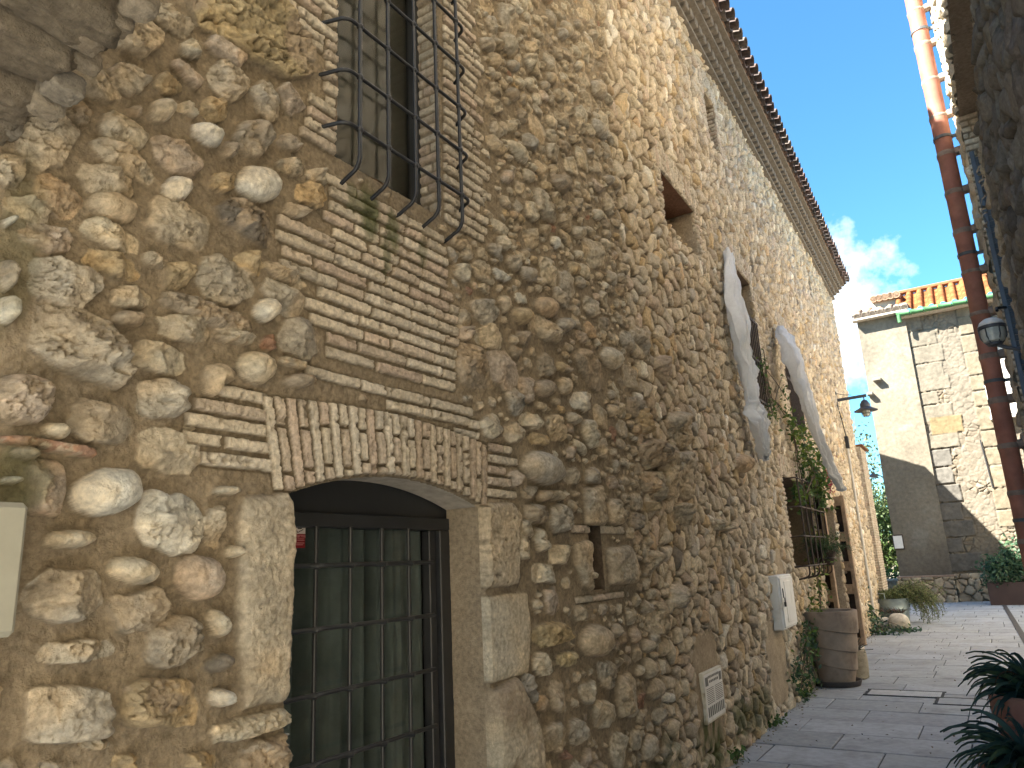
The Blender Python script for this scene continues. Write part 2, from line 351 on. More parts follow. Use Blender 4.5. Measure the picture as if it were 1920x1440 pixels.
# traced stones of the mortared front: cx cy rx ry rot colour kind  (kinds: p pebble, r rough, a angular, b block, f flat slab)
TR = """80 263 57 56 20 tan r|245 67 60 38 25 tan r|313 38 55 17 36 tan r|353 95 20 17 30 cream a|417 100 42 14 35 pink f|343 143 36 9 42 pink f|
310 160 27 18 25 ochre r|422 157 42 32 40 grey r|493 193 40 21 60 grey a|540 187 33 17 60 pink a|160 157 62 26 25 tan r|233 150 36 25 30 tan r|
295 212 23 21 50 cream p|397 207 24 22 10 ochre r|345 208 24 9 20 cream a|227 248 52 30 30 cream r|145 213 25 22 20 brown r|247 213 15 10 0 brown r|
380 257 31 17 35 white p|325 297 50 28 38 pink r|467 263 36 34 40 dgrey t|230 308 68 22 32 tan r|193 345 62 26 27 tan a|322 360 25 26 30 white p|
477 348 43 34 20 white p|205 393 50 24 22 tan p|100 372 56 33 32 oran r|12 323 28 30 0 tan r|48 396 46 20 20 tan r|205 445 60 21 25 cream r|
83 448 50 23 18 pink r|328 423 66 40 25 tan a|458 418 66 27 32 dark m|5 422 10 8 0 white p|410 345 22 17 0 ochre r|537 270 20 14 30 brown r|
540 315 28 13 15 tan r|580 368 32 22 25 ochre r|592 333 24 13 10 tan r|423 285 10 16 0 brown r|548 397 22 14 10 grey r|
110 533 66 42 15 grey a|203 498 55 22 18 ochre a|327 517 25 24 10 ochre a|283 490 25 12 20 tan r|413 528 57 42 30 grey r|463 495 29 19 30 ochre a|
530 517 45 13 30 tan r|523 560 46 24 40 grey r|243 560 40 22 8 tan r|230 603 28 16 10 brown p|383 590 95 19 22 brown l|338 618 52 24 12 tan r|
433 632 32 13 15 tan r|490 585 22 23 50 white p|497 643 14 15 0 red r|555 637 44 33 30 dgrey a|292 672 57 28 15 cream r|472 690 37 29 30 cream p|
400 715 29 33 0 tan p|297 750 47 37 5 grey t|553 716 28 13 5 brown p|540 683 26 8 15 tan f|35 750 55 50 0 pink w|178 795 62 42 15 dgrey a|
6 585 20 27 0 white p|310 848 62 42 15 tan r|95 811 22 16 20 cream p|84 838 94 10 9 red k|38 852 24 12 10 pink p|78 915 33 54 3 pink b|
187 925 68 45 -15 white s|355 801 12 8 0 cream p|413 922 22 9 0 cream p|10 903 18 8 0 white p|5 520 15 30 0 pink p|
313 985 68 55 30 white r|392 990 20 40 8 tan r|120 1012 50 18 -3 cream p|112 1115 72 52 -8 grey m|240 1070 48 26 10 cream p|365 1083 48 43 20 pink p|
252 1145 55 42 -15 dgrey a|317 1205 57 44 -35 dgrey t|397 1170 16 28 -15 cream p|138 1222 72 22 -5 grey a|400 1243 25 16 -35 dark p|117 1338 80 53 0 grey b|
293 1318 75 46 0 ochre d|404 1307 20 18 0 white p|463 1360 76 20 -15 cream l|490 1412 45 28 -5 brown t|227 1425 25 13 0 ochre a|370 1428 30 18 0 ochre a|
90 1437 24 10 0 dgrey r|427 1035 12 12 0 cream p|170 1395 30 10 0 tan r|
881 687 50 30 62 brown r|939 693 44 25 60 pink r|916 633 26 22 30 cream r|1017 618 34 18 38 tan r|1019 578 22 17 45 oran p|973 594 18 14 45 ochre p|
1052 611 15 14 30 bgrey p|1102 695 40 17 62 brown r|1141 673 24 17 50 cream p|1086 753 21 20 20 white r|985 732 15 26 -10 pink r|1015 730 17 17 0 brown p|
994 790 23 14 20 cream a|1020 684 15 21 0 dgrey r|960 755 12 27 -15 bgrey r|863 600 14 20 -20 tan r|868 627 15 14 0 pink r|905 585 20 26 -30 grey r|
1010 879 41 29 25 grey s|914 800 20 22 -20 cream r|959 814 17 21 -20 tan r|1037 803 15 26 -20 tan r|1102 815 13 28 -12 cream t|1005 824 21 11 10 ochre r|
1072 893 17 17 0 tan r|1107 893 13 15 0 grey r|989 925 14 13 0 dgrey r|1035 929 15 10 10 tan r|1012 930 8 12 0 brown p|957 898 9 15 0 pink r|
999 964 22 18 20 dgrey t|1045 973 19 28 -8 grey t|980 992 17 17 0 cream r|1010 1012 11 24 -5 cream t|1045 1040 18 20 0 cream a|1018 1075 22 20 0 cream a|
1029 1190 35 24 -15 sand t|1109 1202 26 32 0 tan s|1060 1235 22 14 -10 yel r|1031 1128 14 29 -5 pink r|1042 1308 16 32 -15 grey r|1100 1299 17 22 0 cream r|
1127 1339 18 28 0 cream r|1035 1382 25 28 0 tan r|1054 1415 11 9 -15 red a|987 1290 11 30 -8 bgrey r|1133 1265 14 28 -10 grey r|1157 1406 16 37 -4 cream r|
1170 1305 17 46 0 tan r|975 1028 18 22 -10 cream r|1010 1245 14 22 0 cream a|1012 1318 11 16 0 oran r|1075 1370 14 26 0 grey t|1148 960 14 26 0 tan t|
1125 840 10 20 -20 tan r|1145 905 10 12 0 pink r|1085 1150 13 16 0 tan r|1095 1080 10 8 0 cream r"""
def kind_stone(P, col, kd):
    K = dict(H=.038, p=2.6, q=.6)
    if kd == 'p': K.update(H=.042, p=2.2, q=.55, rough=.5, warp=.05, fine=.6)
    elif kd == 's': K.update(H=.055, p=2.6, q=.55, rough=.4, warp=.04, fine=.5)
    elif kd == 'r': K.update(H=.038, p=3.6, q=.6, rough=1.5, facets=5, warp=.15)
    elif kd == 'a': K.update(H=.048, p=5.0, q=.7, rough=1.2, facets=6, warp=.11)
    elif kd == 't': K.update(H=.040, p=3.2, q=.6, rough=1.5, facets=1, warp=.14, pit=.9)
    elif kd == 'b': K.update(H=.055, p=5.0, q=.7, rough=1.3, facets=3, warp=.08)
    elif kd == 'd': K.update(H=.050, p=5.0, q=.7, rough=1.5, facets=2, warp=.08, mottle='brown', pit=.4)
    elif kd == 'f': K.update(H=.022, p=8.0, q=.6, rough=.6, warp=.06, pit=.3)
    elif kd == 'l': K.update(H=.028, p=5.0, q=.7, rough=1.6, warp=.16, pit=.6)
    elif kd == 'm': K.update(H=.050, p=3.4, q=.6, rough=1.7, facets=3, warp=.12, mottle='dgrey' if col != 'dark' else 'brown', pit=.5)
    elif kd == 'w': K.update(H=.050, p=3.0, q=.6, rough=1.3, warp=.08, mottle='brown', pit=.5)
    elif kd == 'k': K.update(H=.026, p=8.0, q=.6, rough=.5, warp=.05, mottle='pink')
    return add_stone(P, col, **K)
for e in TR.replace('\n', '').split('|'):
    a = e.split()
    if len(a) < 7: continue
    cx, cy, rx, ry, ro = map(float, a[:5])
    k = {'p': 2.1, 's': 2.2, 'r': 2.6, 'a': 3.0, 'b': 5, 'd': 5, 'f': 6, 'l': 4, 'k': 7, 't': 2.4, 'm': 2.8, 'w': 2.6}[a[6]]
    j = {'a': .16, 'r': .12, 'm': .12, 't': .10}.get(a[6], .05)
    P = [W(x, y) for (x, y) in px_ell(cx, cy, rx*1.0, ry*1.0, ro, k, 18, j)]
    kind_stone(P, a[5], a[6])
def px_poly(pts, col, **k): return add_stone([W(x, y) for x, y in pts], col, **k)
px_poly([(343, 0), (380, -40), (520, -20), (548, 50), (583, 108), (580, 150), (533, 152), (466, 118), (416, 84), (362, 52)], 'sand', H=.055, p=7, q=.7, rough=2.2, warp=.05, pit=.8, mottle='brown', facets=2)
px_poly([(63, 560), (143, 577), (197, 613), (234, 686), (212, 732), (98, 700), (45, 650)], 'grey', H=.075, p=3.5, q=.6, rough=2.0, facets=6, mottle='dgrey', warp=.10, pit=.6)
# dressed stones round the door
px_poly([(440, 926), (538, 922), (540, 1000), (531, 1200), (528, 1322), (448, 1326), (436, 1230), (432, 1110)], 'tan', H=.030, p=12, q=.6, rough=.7, warp=.05, pit=.35)
px_poly([(440, 1418), (525, 1370), (526, 1480), (450, 1500)], 'brown', H=.030, p=8, q=.6, rough=1.6, warp=.08, pit=.7)
px_poly([(893, 945), (955, 940), (972, 960), (968, 1095), (905, 1103), (899, 1040)], 'tan', H=.020, p=12, q=.6, rough=.8, warp=.05, pit=.9)
px_poly([(903, 1118), (985, 1108), (992, 1180), (988, 1262), (915, 1282), (908, 1200)], 'cream', H=.012, p=14, q=.6, rough=.35, warp=.03, fine=.6)
px_poly([(913, 1295), (962, 1268), (985, 1330), (1003, 1375), (1012, 1480), (920, 1490), (915, 1380)], 'cream', H=.034, p=12, q=.6, rough=.6, warp=.04, mottle='brown')
# slit niche: lintel block, jamb blocks
px_poly([(1091, 916), (1118, 909), (1127, 980), (1120, 988), (1093, 985)], 'tan', H=.030, p=10, q=.6, rough=.9, warp=.05, pit=.9)
px_poly([(1073, 1018), (1101, 1012), (1104, 1108), (1090, 1098), (1076, 1060)], 'tan', H=.024, p=9, q=.6, rough=1.0, warp=.06, pit=.5)
px_poly([(1130, 1028), (1172, 1022), (1187, 1060), (1187, 1095), (1141, 1098)], 'tan', H=.034, p=8, q=.6, rough=1.0, warp=.06, pit=.5)
NB_HAND = len(STONES)
# ------------------------------------------------------------------ bricks of the mortared front
BRC = [(.62, .55, .44), (.66, .59, .48), (.60, .525, .41), (.64, .56, .44), (.58, .49, .385), (.59, .48, .38)]
BRICKS = []
BR = random.Random(3)
def brick(s0, s1, z0, z1, col=None, H=.022):
    b = St(); b.s0, b.s1, b.z0, b.z1 = s0, s1, z0, z1; b.H = H*BR.uniform(.75, 1.25); b.seed = BR.randrange(9999)
    b.col = np.array(col if col is not None else BR.choice(BRC))*BR.uniform(.86, 1.1); b.rot = None; BRICKS.append(b)
def courses(pxs, hb=.047, jt=.013, L=(.15, .30), ragL=.0, ragR=.0, z_off=0.0):
    """fill a photo-traced panel (convex or not) of the front with level brick courses"""
    P = np.array([W(x, y) for x, y in pxs]); z0, z1 = P[:, 1].min(), P[:, 1].max()
    z = z1-z_off
    while z-hb > z0:
        zc = z-hb/2; xs = []
        for i in range(len(P)):
            a, b = P[i], P[(i+1) % len(P)]
            if (a[1]-zc)*(b[1]-zc) < 0: xs.append(a[0]+(b[0]-a[0])*(zc-a[1])/(b[1]-a[1]))
        xs.sort()
        for k in range(0, len(xs)-1, 2):
            s = xs[k]+BR.uniform(-ragL, ragL); e = xs[k+1]+BR.uniform(-ragR, ragR)
            while e-s > .03:
                l = BR.choice((L[1], L[1], L[0], BR.uniform(*L)))
                if e-s-l < .07: l = e-s
                dz = BR.uniform(-.003, .003)
                brick(s, min(s+l, e), z-hb+dz+BR.uniform(0, .004), z+dz, None); s += l+BR.uniform(.008, .02)
        z -= hb+jt
courses([(605, 330), (640, 340), (700, 372), (830, 448), (842, 545), (858, 590), (850, 750), (690, 700), (600, 668), (612, 640), (572, 570), (600, 540), (530, 500), (530, 410), (612, 440)], ragL=.04, ragR=.012)
courses([(505, -60), (628, -60), (630, 125), (600, 110), (512, 20)], ragL=.03, ragR=.004, L=(.12, .28))
courses([(600, 118), (630, 125), (628, 215), (612, 205)], ragL=.01, ragR=.004, L=(.1, .2))
courses([(575, 172), (628, 207), (626, 310), (564, 255)], ragL=.03, ragR=.004, L=(.12, .28))
courses([(830, 0), (870, -40), (900, 150), (893, 240), (915, 330), (900, 455), (845, 430), (832, 420)], ragL=.004, ragR=.05, L=(.12, .28))
courses([(372, 730), (440, 728), (502, 738), (520, 912), (408, 908), (372, 830)], ragL=.07, ragR=.004, L=(.14, .28))
courses([(560, 690), (690, 715), (850, 760), (900, 780), (900, 830), (690, 745), (560, 715)], ragL=.03, ragR=.04)
courses([(914, 832), (960, 838), (968, 870), (945, 885), (972, 940), (908, 938)], ragL=.004, ragR=.04, L=(.12, .24))
courses([(1070, 988), (1102, 985), (1103, 1010), (1071, 1013)], hb=.05, L=(.2, .25))
courses([(1125, 988), (1167, 987), (1169, 1019), (1128, 1021)], hb=.055, L=(.3, .3))
courses([(1078, 1120), (1168, 1112), (1168, 1124), (1078, 1133)], hb=.04, L=(.2, .3))
# ------------------------------------------------------------------ openings of the front (s0, s1, z0, z1)
def rect_px(tl, br): a = W(*tl); b = W(*br); return [a[0], b[0], b[1], a[1]]
a = W(540, 920); b = W(905, 940)
DOOR = dict(s0=a[0], s1=b[0], zs=(a[1]+b[1])/2-.02, zc=W(690, 888)[1])       # segmental arch
def door_top(s):
    t = (s-DOOR['s0'])/(DOOR['s1']-DOOR['s0']); return DOOR['zs']+(DOOR['zc']-DOOR['zs'])*(1-(2*t-1)**2)
WIN = [W(629, 200)[0], W(828, 300)[0], W(628, 292)[1], 5.05]
SLIT = [W(1103, 1000)[0], W(1128, 1000)[0], W(1106, 1110)[1], W(1110, 985)[1]]
SQ = rect_px((1236, 318), (1311, 488)); TOPW = rect_px((1317, 165), (1350, 295))
CW1 = rect_px((1361, 480), (1437, 768)); CW2 = rect_px((1459, 615), (1509, 815))
LOWW = rect_px((1466, 893), (1541, 1080)); LOWW[2] = W(1482, 1066)[1]
DRW = [12.75, 14.75, 0.02, 2.45]
TINY1 = rect_px((1509, 497), (1523, 560)); TINY2 = rect_px((1534, 677), (1543, 715))
HOLES = [WIN, SLIT, SQ, TOPW, CW1, CW2, LOWW, DRW, TINY1, TINY2]
S_END = W(1565, 600)[0]; Z_TOP = W(1380, 234)[1]
print('S_END', S_END, 'Z_TOP', Z_TOP, 'DOOR', DOOR, 'holes', [[round(x, 2) for x in h] for h in HOLES])
# brick voussoirs of the door arch: fan of upright bricks
def voussoirs():
    s0, s1 = DOOR['s0']-.07, DOOR['s1']+.03; n = 27; zc_top = W(640, 735)[1]
    for i in range(n):
        t = (i+.5)/n; s = s0+(s1-s0)*t; zb = door_top(min(max(s, DOOR['s0']), DOOR['s1']))+.008
        zt = W(510, 742)[1]+(W(905, 830)[1]-W(510, 742)[1])*t+.05*(1-(2*t-1)**2)
        lean = -.20+.26*t; wd = (s1-s0)/n-.010
        cuts = [0, 1] if i % 2 == 0 else sorted([0, BR.uniform(.12, .2), BR.uniform(.62, .74), 1]) if BR.random() < .8 else [0, BR.uniform(.4, .6), 1]
        for a_, b_ in zip(cuts[:-1], cuts[1:]):
            za, zb2 = zb+(zt-zb)*a_, zb+(zt-zb)*b_-.010
            b = St(); b.s0, b.s1, b.z0, b.z1 = s-wd/2, s+wd/2, za, zb2; b.H = .023*BR.uniform(.8, 1.2); b.seed = BR.randrange(9999)
            c = BR.choice(BRC) if t < .6 else BR.choice([(.58, .48, .37), (.60, .51, .39), (.55, .44, .33)])
            b.col = np.array(c)*BR.uniform(.88, 1.08); b.rot = (lean, zb); BRICKS.append(b)
voussoirs()
# brick surrounds of the openings in the cobbled part
for (s0, s1, z0, z1), wd in ((SQ, .20), (TOPW, .28), (CW1, .30), (CW2, .34), (LOWW, .22)):
    z = z0-.04
    while z < z1+.02:
        for sd in (0, 1):
            l = wd*(1 if int(z*100/6) % 2 else .55)*BR.uniform(.8, 1.15)
            if sd == 0 and s0 > YS+.5: brick(s0-l, s0-.004, z, z+.046, H=.02)
            if sd == 1: brick(s1+.004, s1+l, z, z+.046, H=.02)
        z += .062
    n = int((s1-s0+.3)/.062)
    for i in range(n):
        s = s0-.15+i*(s1-s0+.3)/n; brick(s, s+.046, z1+.01, z1+.01+.30, H=.02)
# auto-filled stones of the mortared part
OCC_S0, OCC_Z0, OR_ = -1.6, -.1, .012
occ = np.zeros((int((YS+.1-OCC_S0)/OR_)+1, int((Z_TOP+.6-OCC_Z0)/OR_)+1), bool)
def occ_rect(s0, s1, z0, z1):
    i0, i1, j0, j1 = [int(round(v)) for v in ((s0-OCC_S0)/OR_, (s1-OCC_S0)/OR_, (z0-OCC_Z0)/OR_, (z1-OCC_Z0)/OR_)]
    occ[max(i0, 0):max(i1+1, 0), max(j0, 0):max(j1+1, 0)] = True
def occ_ell(c, a, b, rot, test):
    ca, sa = math.cos(rot), math.sin(rot); m = max(a, b)
    i0, i1, j0, j1 = int((c[0]-m-OCC_S0)/OR_), int((c[0]+m-OCC_S0)/OR_)+1, int((c[1]-m-OCC_Z0)/OR_), int((c[1]+m-OCC_Z0)/OR_)+1
    if i0 < 0 or j0 < 0 or i1 >= occ.shape[0] or j1 >= occ.shape[1]: return False
    X, Z = np.meshgrid(np.arange(i0, i1)*OR_+OCC_S0-c[0], np.arange(j0, j1)*OR_+OCC_Z0-c[1], indexing='ij')
    x = X*ca+Z*sa; y = -X*sa+Z*ca; msk = (x/a)**2+(y/b)**2 < 1
    if test: return not (occ[i0:i1, j0:j1] & msk).any()
    occ[i0:i1, j0:j1] |= msk; return True
for h in HOLES: occ_rect(h[0]-.03, h[1]+.03, h[2]-.03, h[3]+.03)
occ_rect(DOOR['s0']-.02, DOOR['s1']+.02, 0, DOOR['zc'])
for b in BRICKS: occ_rect(b.s0-.01, b.s1+.01, b.z0-.012, b.z1+.012)
for s in STONES:
    n = len(s.r); th = np.arange(n)*2*math.pi/n-math.pi
    for f in (1.08, .75, .45, .2): 
        for k in range(n):
            i = int((s.c[0]+math.cos(th[k])*s.r[k]*f-OCC_S0)/OR_); j = int((s.c[1]+math.sin(th[k])*s.r[k]*f-OCC_Z0)/OR_)
            if 0 <= i < occ.shape[0] and 0 <= j < occ.shape[1]: occ[max(i-1, 0):i+2, max(j-1, 0):j+2] = True
FR = random.Random(11)
for (a0, a1, tries) in ((.085, .13, 900), (.05, .085, 9000), (.028, .05, 20000), (.016, .028, 12000)):
    for _ in range(tries):
        s = FR.uniform(-1.2, YS-.02); z = FR.uniform(0, Z_TOP+.2)
        near = s < 2.2
        if near and a1 < .05 and FR.random() < .65: continue
        if near and s > .75 and 1.3 < z < 4 and a0 < .04 and FR.random() < .75: continue
        a = FR.uniform(a0, a1); b = a*FR.uniform(.42, .85); rot = FR.gauss(0, .22) if FR.random() < .8 else FR.uniform(-1.2, 1.2)
        cl = .018 if near else .004
        if not occ_ell((s, z), a+cl, b+cl, rot, True): continue
        occ_ell((s, z), a+cl*.4, b+cl*.4, rot, False)
        k = FR.uniform(1.9, 3.4); P = []
        for i in range(16):
            an = 2*math.pi*i/16; c_, s_ = math.cos(an), math.sin(an); j = 1+FR.uniform(-.13, .13)
            x = a*math.copysign(abs(c_)**(2/k), c_)*j; y = b*math.copysign(abs(s_)**(2/k), s_)*j
            P.append((s+x*math.cos(rot)-y*math.sin(rot), z+x*math.sin(rot)+y*math.cos(rot)))
        col = FR.choices(['tan', 'cream', 'grey', 'brown', 'ochre', 'white', 'pink', 'dgrey', 'bgrey', 'red', 'oran'], [40, 22, 13, 8, 4, 2.5, 4, 4, 2, .8, 1.5])[0]
        kd = FR.choices(['r', 'p', 't', 'a', 'm'], [40, 22, 18, 18, 2])[0]
        st = kind_stone(P, col, kd); st.H *= min(1, max(.35, b/.05))*FR.uniform(.55, 1.15)
# big stones set in the cobbled part
COB0 = len(STONES)
for e in "1216 850 20 30 -25 brown t|1247 886 12 52 -4 tan b|1277 892 13 46 -5 grey b|1211 905 10 22 -10 oran r|1228 912 13 26 -12 tan r|1275 965 22 20 0 tan b|1213 950 12 10 0 ochre r|1193 640 10 26 -20 grey r|1240 690 12 24 -25 pink t|1200 790 11 26 -10 ochre r|1270 820 16 20 0 tan r|1262 790 16 18 0 tan p|1385 870 11 18 0 oran p|1345 985 20 10 10 cream b|1215 1055 10 26 -10 tan r|1265 1120 13 22 0 grey r|1225 1160 22 34 0 tan r".split('|'):
    a = e.split(); cx, cy, rx, ry, ro = map(float, a[:5])
    st = kind_stone([W(x, y) for x, y in px_ell(cx, cy, rx, ry, ro, 4 if a[6] == 'b' else 2.4, 18, .06)], a[5], a[6]); st.H *= 1.7
# ------------------------------------------------------------------ the relief field of the front
CP = np.array([PAL[k] for k in ('tan', 'cream', 'grey', 'brown', 'ochre', 'white', 'pink', 'dgrey', 'bgrey', 'oran', 'dark')])
CWT = np.cumsum(np.array([36, 20, 14, 8, 6, 3.5, 4, 4, 3, 2.0, .8])); CWT = CWT/CWT[-1]
def cobble(S, Z, seed=5, rs=.128, rz=.098, drop=.20, Hs=.052, gap=.004):
    """tightly packed rounded stones: a power diagram on a jittered lattice"""
    ci = np.floor(S/rs).astype(np.int64); cj = np.floor(Z/rz).astype(np.int64)
    b1 = np.full(S.shape, 1e9); b2 = np.full(S.shape, 1e9); i1 = np.zeros(S.shape, np.int64)
    x1 = np.zeros(S.shape); y1 = np.zeros(S.shape); x2 = np.zeros(S.shape); y2 = np.zeros(S.shape)
    for di in (-2, -1, 0, 1, 2):
        for dj in (-2, -1, 0, 1, 2):
            gi = ci+di; gj = cj+dj
            sx = (gi+.5+.5*(gj % 2)-.25+(_hash(gi, gj, seed)-.5)*.75)*rs; sy = (gj+.5+(_hash(gi, gj, seed+1)-.5)*.7)*rz
            hw = _hash(gi, gj, seed+2); wgt = (hw-.5)*.006; wgt = np.where(_hash(gi, gj, seed+3) < drop, -1.0, wgt)
            ax = .8+.5*_hash(gi, gj, seed+6)
            d = ((S-sx)**2*ax+(Z-sy)**2/ax)-wgt
            idx = (gi*7919+gj*104729)
            n1 = d < b1
            n2 = (~n1) & (d < b2)
            b2 = np.where(n1, b1, np.where(n2, d, b2)); x2 = np.where(n1, x1, np.where(n2, sx, x2)); y2 = np.where(n1, y1, np.where(n2, sy, y2))
            b1 = np.where(n1, d, b1); i1 = np.where(n1, idx, i1); x1 = np.where(n1, sx, x1); y1 = np.where(n1, sy, y1)
    dd = np.sqrt((x1-x2)**2+(y1-y2)**2)+1e-6
    db = (b2-b1)/(2*dd)
    z0 = np.zeros_like(i1)
    r1 = _hash(i1, z0, 31); r2 = _hash(i1, z0, 32); r3 = _hash(i1, z0, 33)
    db = db-gap+.006*fbm(S*26, Z*26, 2, 77)
    t = np.clip(db/(.026+.026*r1), 0, 1); dome = np.sqrt(np.maximum(1-(1-t)**2, 0))
    tilt = ((S-x1)*(r2-.5)+(Z-y1)*(r3-.5))*.5
    h = -.022+dome*(Hs*(.55+.75*r2)+tilt)
    h = h+np.where(db > 0, .006*fbm(S*38+r1*9, Z*38, 3, 41)*dome, .003*fbm(S*60, Z*60, 2, 4))
    k = np.searchsorted(CWT, _hash(i1, z0, 34)); k = np.clip(k, 0, len(CP)-1)
    col = CP[k]*(.80+.38*r3)[..., None]
    mot = ss(.1, .5, fbm(S*22+r2*50, Z*22, 3, 51))[..., None]*(.5*r1)[..., None]
    col = col*(1-mot)+col*np.array((.62, .58, .52))*mot
    inside = ss(-.002, .006, db)[..., None]
    return h, MORTAR*.8*(1-inside)+col*1.2*inside
def stamp_patch(sc, S1, Z1, st):
    i0, i1 = np.searchsorted(S1, [st.c[0]-st.rm*1.25, st.c[0]+st.rm*1.25]); j0, j1 = np.searchsorted(Z1, [st.c[1]-st.rm*1.25, st.c[1]+st.rm*1.25])
    return i0, i1, j0, j1
def front_field(S1, Z1):
    S, Z = np.meshgrid(S1, Z1, indexing='ij')
    # base: sandy mortar with trowel marks and undulation
    h = .010*fbm(S*2.2, Z*2.2, 3, 1)+.007*fbm(S*9+Z*3, Z*15, 4, 2, .6)+.0030*vn(S*55, Z*55, 3)+.0022*vn(S*115, Z*115, 30)
    big = fbm(S*1.3, Z*1.3, 3, 8)[..., None]
    col = MORTAR*(1+.20*big)*np.ones((1, 1, 3)); col = col*(1+.13*fbm(S*30, Z*30, 3, 9)[..., None]+.10*vn(S*120, Z*120, 10)[..., None])
    if S1[-1] > YS-.6:
        hc, cc = cobble(S, Z); edge = YS+.02*fbm(Z*5, Z*0, 2, 61)
        k = ss(-.02, .02, S-edge); h = h*(1-k)+hc*k; col = col*(1-k[..., None])+cc*k[..., None]
        # the plastered strips under the meter box and round the plate
        for (cs, cz, a, b) in PLASTER:
            d = ((S-cs)/a)**4+((Z-cz)/b)**4+.25*fbm(S*7, Z*7, 3, 66); m = ss(1.25, .85, d)
            h = h*(1-m)+(.016+.012*fbm(S*6, Z*6, 3, 67))*m; col = col*(1-m[..., None])+(np.array((.40, .32, .22))*(1+.15*vn(S*9, Z*9, 68))[..., None])*m[..., None]
    base = h.copy()
    for st in STONES:
        i0, i1, j0, j1 = stamp_patch(None, S1, Z1, st)
        if i1-i0 < 2 or j1-j0 < 2: continue
        s = S[i0:i1, j0:j1]; z = Z[i0:i1, j0:j1]; x = s-st.c[0]; y = z-st.c[1]
        rad = np.sqrt(x*x+y*y); n = len(st.r)
        th = (np.arctan2(y, x)+math.pi)/(2*math.pi)*n; k0 = np.floor(th).astype(int); f = th-k0
        rr = st.r[k0 % n]*(1-f)+st.r[(k0+1) % n]*f
        sd = st.seed; rm = float(np.median(st.r)); fr = 1/max(rm, .02)
        rho = rad/rr*(1+st.warp*fbm(s*fr*1.6+sd, z*fr*1.6, 3, sd % 97)) 
        ins = np.clip(1-rho, 0, 1)
        hh = np.maximum(1-np.clip(rho, 0, 1.0)**st.p, 0)**st.q
        for (cx, cy, a_, sl) in st.fac:
            hh = np.minimum(hh, np.maximum(a_+.0-sl*((x*cx+y*cy)/rm)*.9, 0)*1.05+.02)
        tex = fbm(s*fr*2.2, z*fr*3.0+sd, 4, sd % 89, .6)
        hs = st.H*hh*(1+.30*st.rough*tex)
        wi = ss(0, .18, 1-rho)
        ca_, sa_ = math.cos(sd*.7)*.35, math.sin(sd*.7)*.35
        rid = 1-abs(fbm((s+z*ca_)*fr*1.1+sd, (z-s*sa_)*fr*2.6, 4, sd % 43, .6))*2.2; crk = ss(.84, .99, rid)*(st.rough > .9)*(.35+.65*((sd % 3) > 0))
        hs = hs-wi*crk*.22*st.H*st.rough*.6
        hs = hs+wi*st.fine*(.0035*fbm(s*62, z*62, 3, 21)+.0020*vn(s*150, z*150, 22))
        if st.pit: 
            pn = vn(s*46+sd, z*52, 23); hs = hs-wi*st.pit*.013*ss(.35, .75, pn)
        # mortar butts up round the stone
        hb = base[i0:i1, j0:j1]
        butter = .010*np.exp(-np.clip(rho-1, 0, 9)*rm/.018)*(rho >= 1)
        cur = h[i0:i1, j0:j1]
        cur = np.maximum(cur, hb+butter*.7)
        new = hb*.4+hs+.004
        m = (rho < 1) & (new > cur-.012)
        h[i0:i1, j0:j1] = np.where(m, np.maximum(new, cur-.006), cur)
        c = st.col*(1+.24*fbm(s*fr*1.8+3, z*fr*1.8, 3, sd % 71))[..., None]*(1+.14*vn(s*80, z*80, 24))[..., None]
        c = c*(1+(ss(-.5, .6, fbm(s*fr*.9, z*fr*.9, 2, sd % 53))-.5)[..., None]*np.array((.16, .06, -.08)))
        c = c*(1-.14*crk*wi)[..., None]
        if st.mot is not None:
            mk = ss(.0, .25, fbm(s*fr*1.4+7, z*fr*1.4, 4, sd % 61))[..., None]; c = c*(1-mk)+st.mot*mk
        if st.pit:
            c = c*(1-.45*st.pit*ss(.4, .8, pn))[..., None]
        cc = col[i0:i1, j0:j1]; mm = (ss(1.0, .955, rho)*m)[..., None]
        col[i0:i1, j0:j1] = cc*(1-mm)+c*mm
    for b in BRICKS:
        pad = .03+(abs(b.rot[0])*.4 if b.rot else 0)
        i0, i1 = np.searchsorted(S1, [b.s0-pad, b.s1+pad]); j0, j1 = np.searchsorted(Z1, [b.z0-.01, b.z1+.01])
        if i1-i0 < 1 or j1-j0 < 1: continue
        s = S[i0:i1, j0:j1]; z = Z[i0:i1, j0:j1]; sx = s
        if b.rot: sx = s-b.rot[0]*(z-b.rot[1])
        wob = .0035*fbm(s*28+b.seed, z*28, 3, 12)
        d = np.minimum(np.minimum(sx-b.s0, b.s1-sx), np.minimum(z-b.z0, b.z1-z))+wob
        t = ss(0, .0045, d); chip = ss(.30, .62, fbm(s*24+b.seed, z*30, 3, 13))
        hs = b.H*t*(1-.6*chip)+.004*fbm(s*30+b.seed, z*45, 3, 18)*t+.0022*vn(s*120, z*120, 14)*t-.006*ss(.5, .8, vn(s*75+b.seed, z*75, 16))*t
        c = b.col*(1+.16*fbm(s*20+b.seed, z*20, 3, 15))[..., None]*(1-.35*chip*t)[..., None]
        cur = h[i0:i1, j0:j1]; bb = base[i0:i1, j0:j1]*.35-.005
        mm = ss(-.006, .0, d)
        cur = cur*(1-ss(-.014, -.002, d))+np.minimum(cur, bb+.002)*ss(-.014, -.002, d)
        h[i0:i1, j0:j1] = np.where(d > -.014, cur*(1-t)+(bb+hs)*t, cur)
        cc = col[i0:i1, j0:j1]; cc = cc*(1-.22*ss(-.016, -.002, d))[..., None]; tc_ = ss(0, .004, d)[..., None]; col[i0:i1, j0:j1] = cc*(1-tc_)+c*tc_
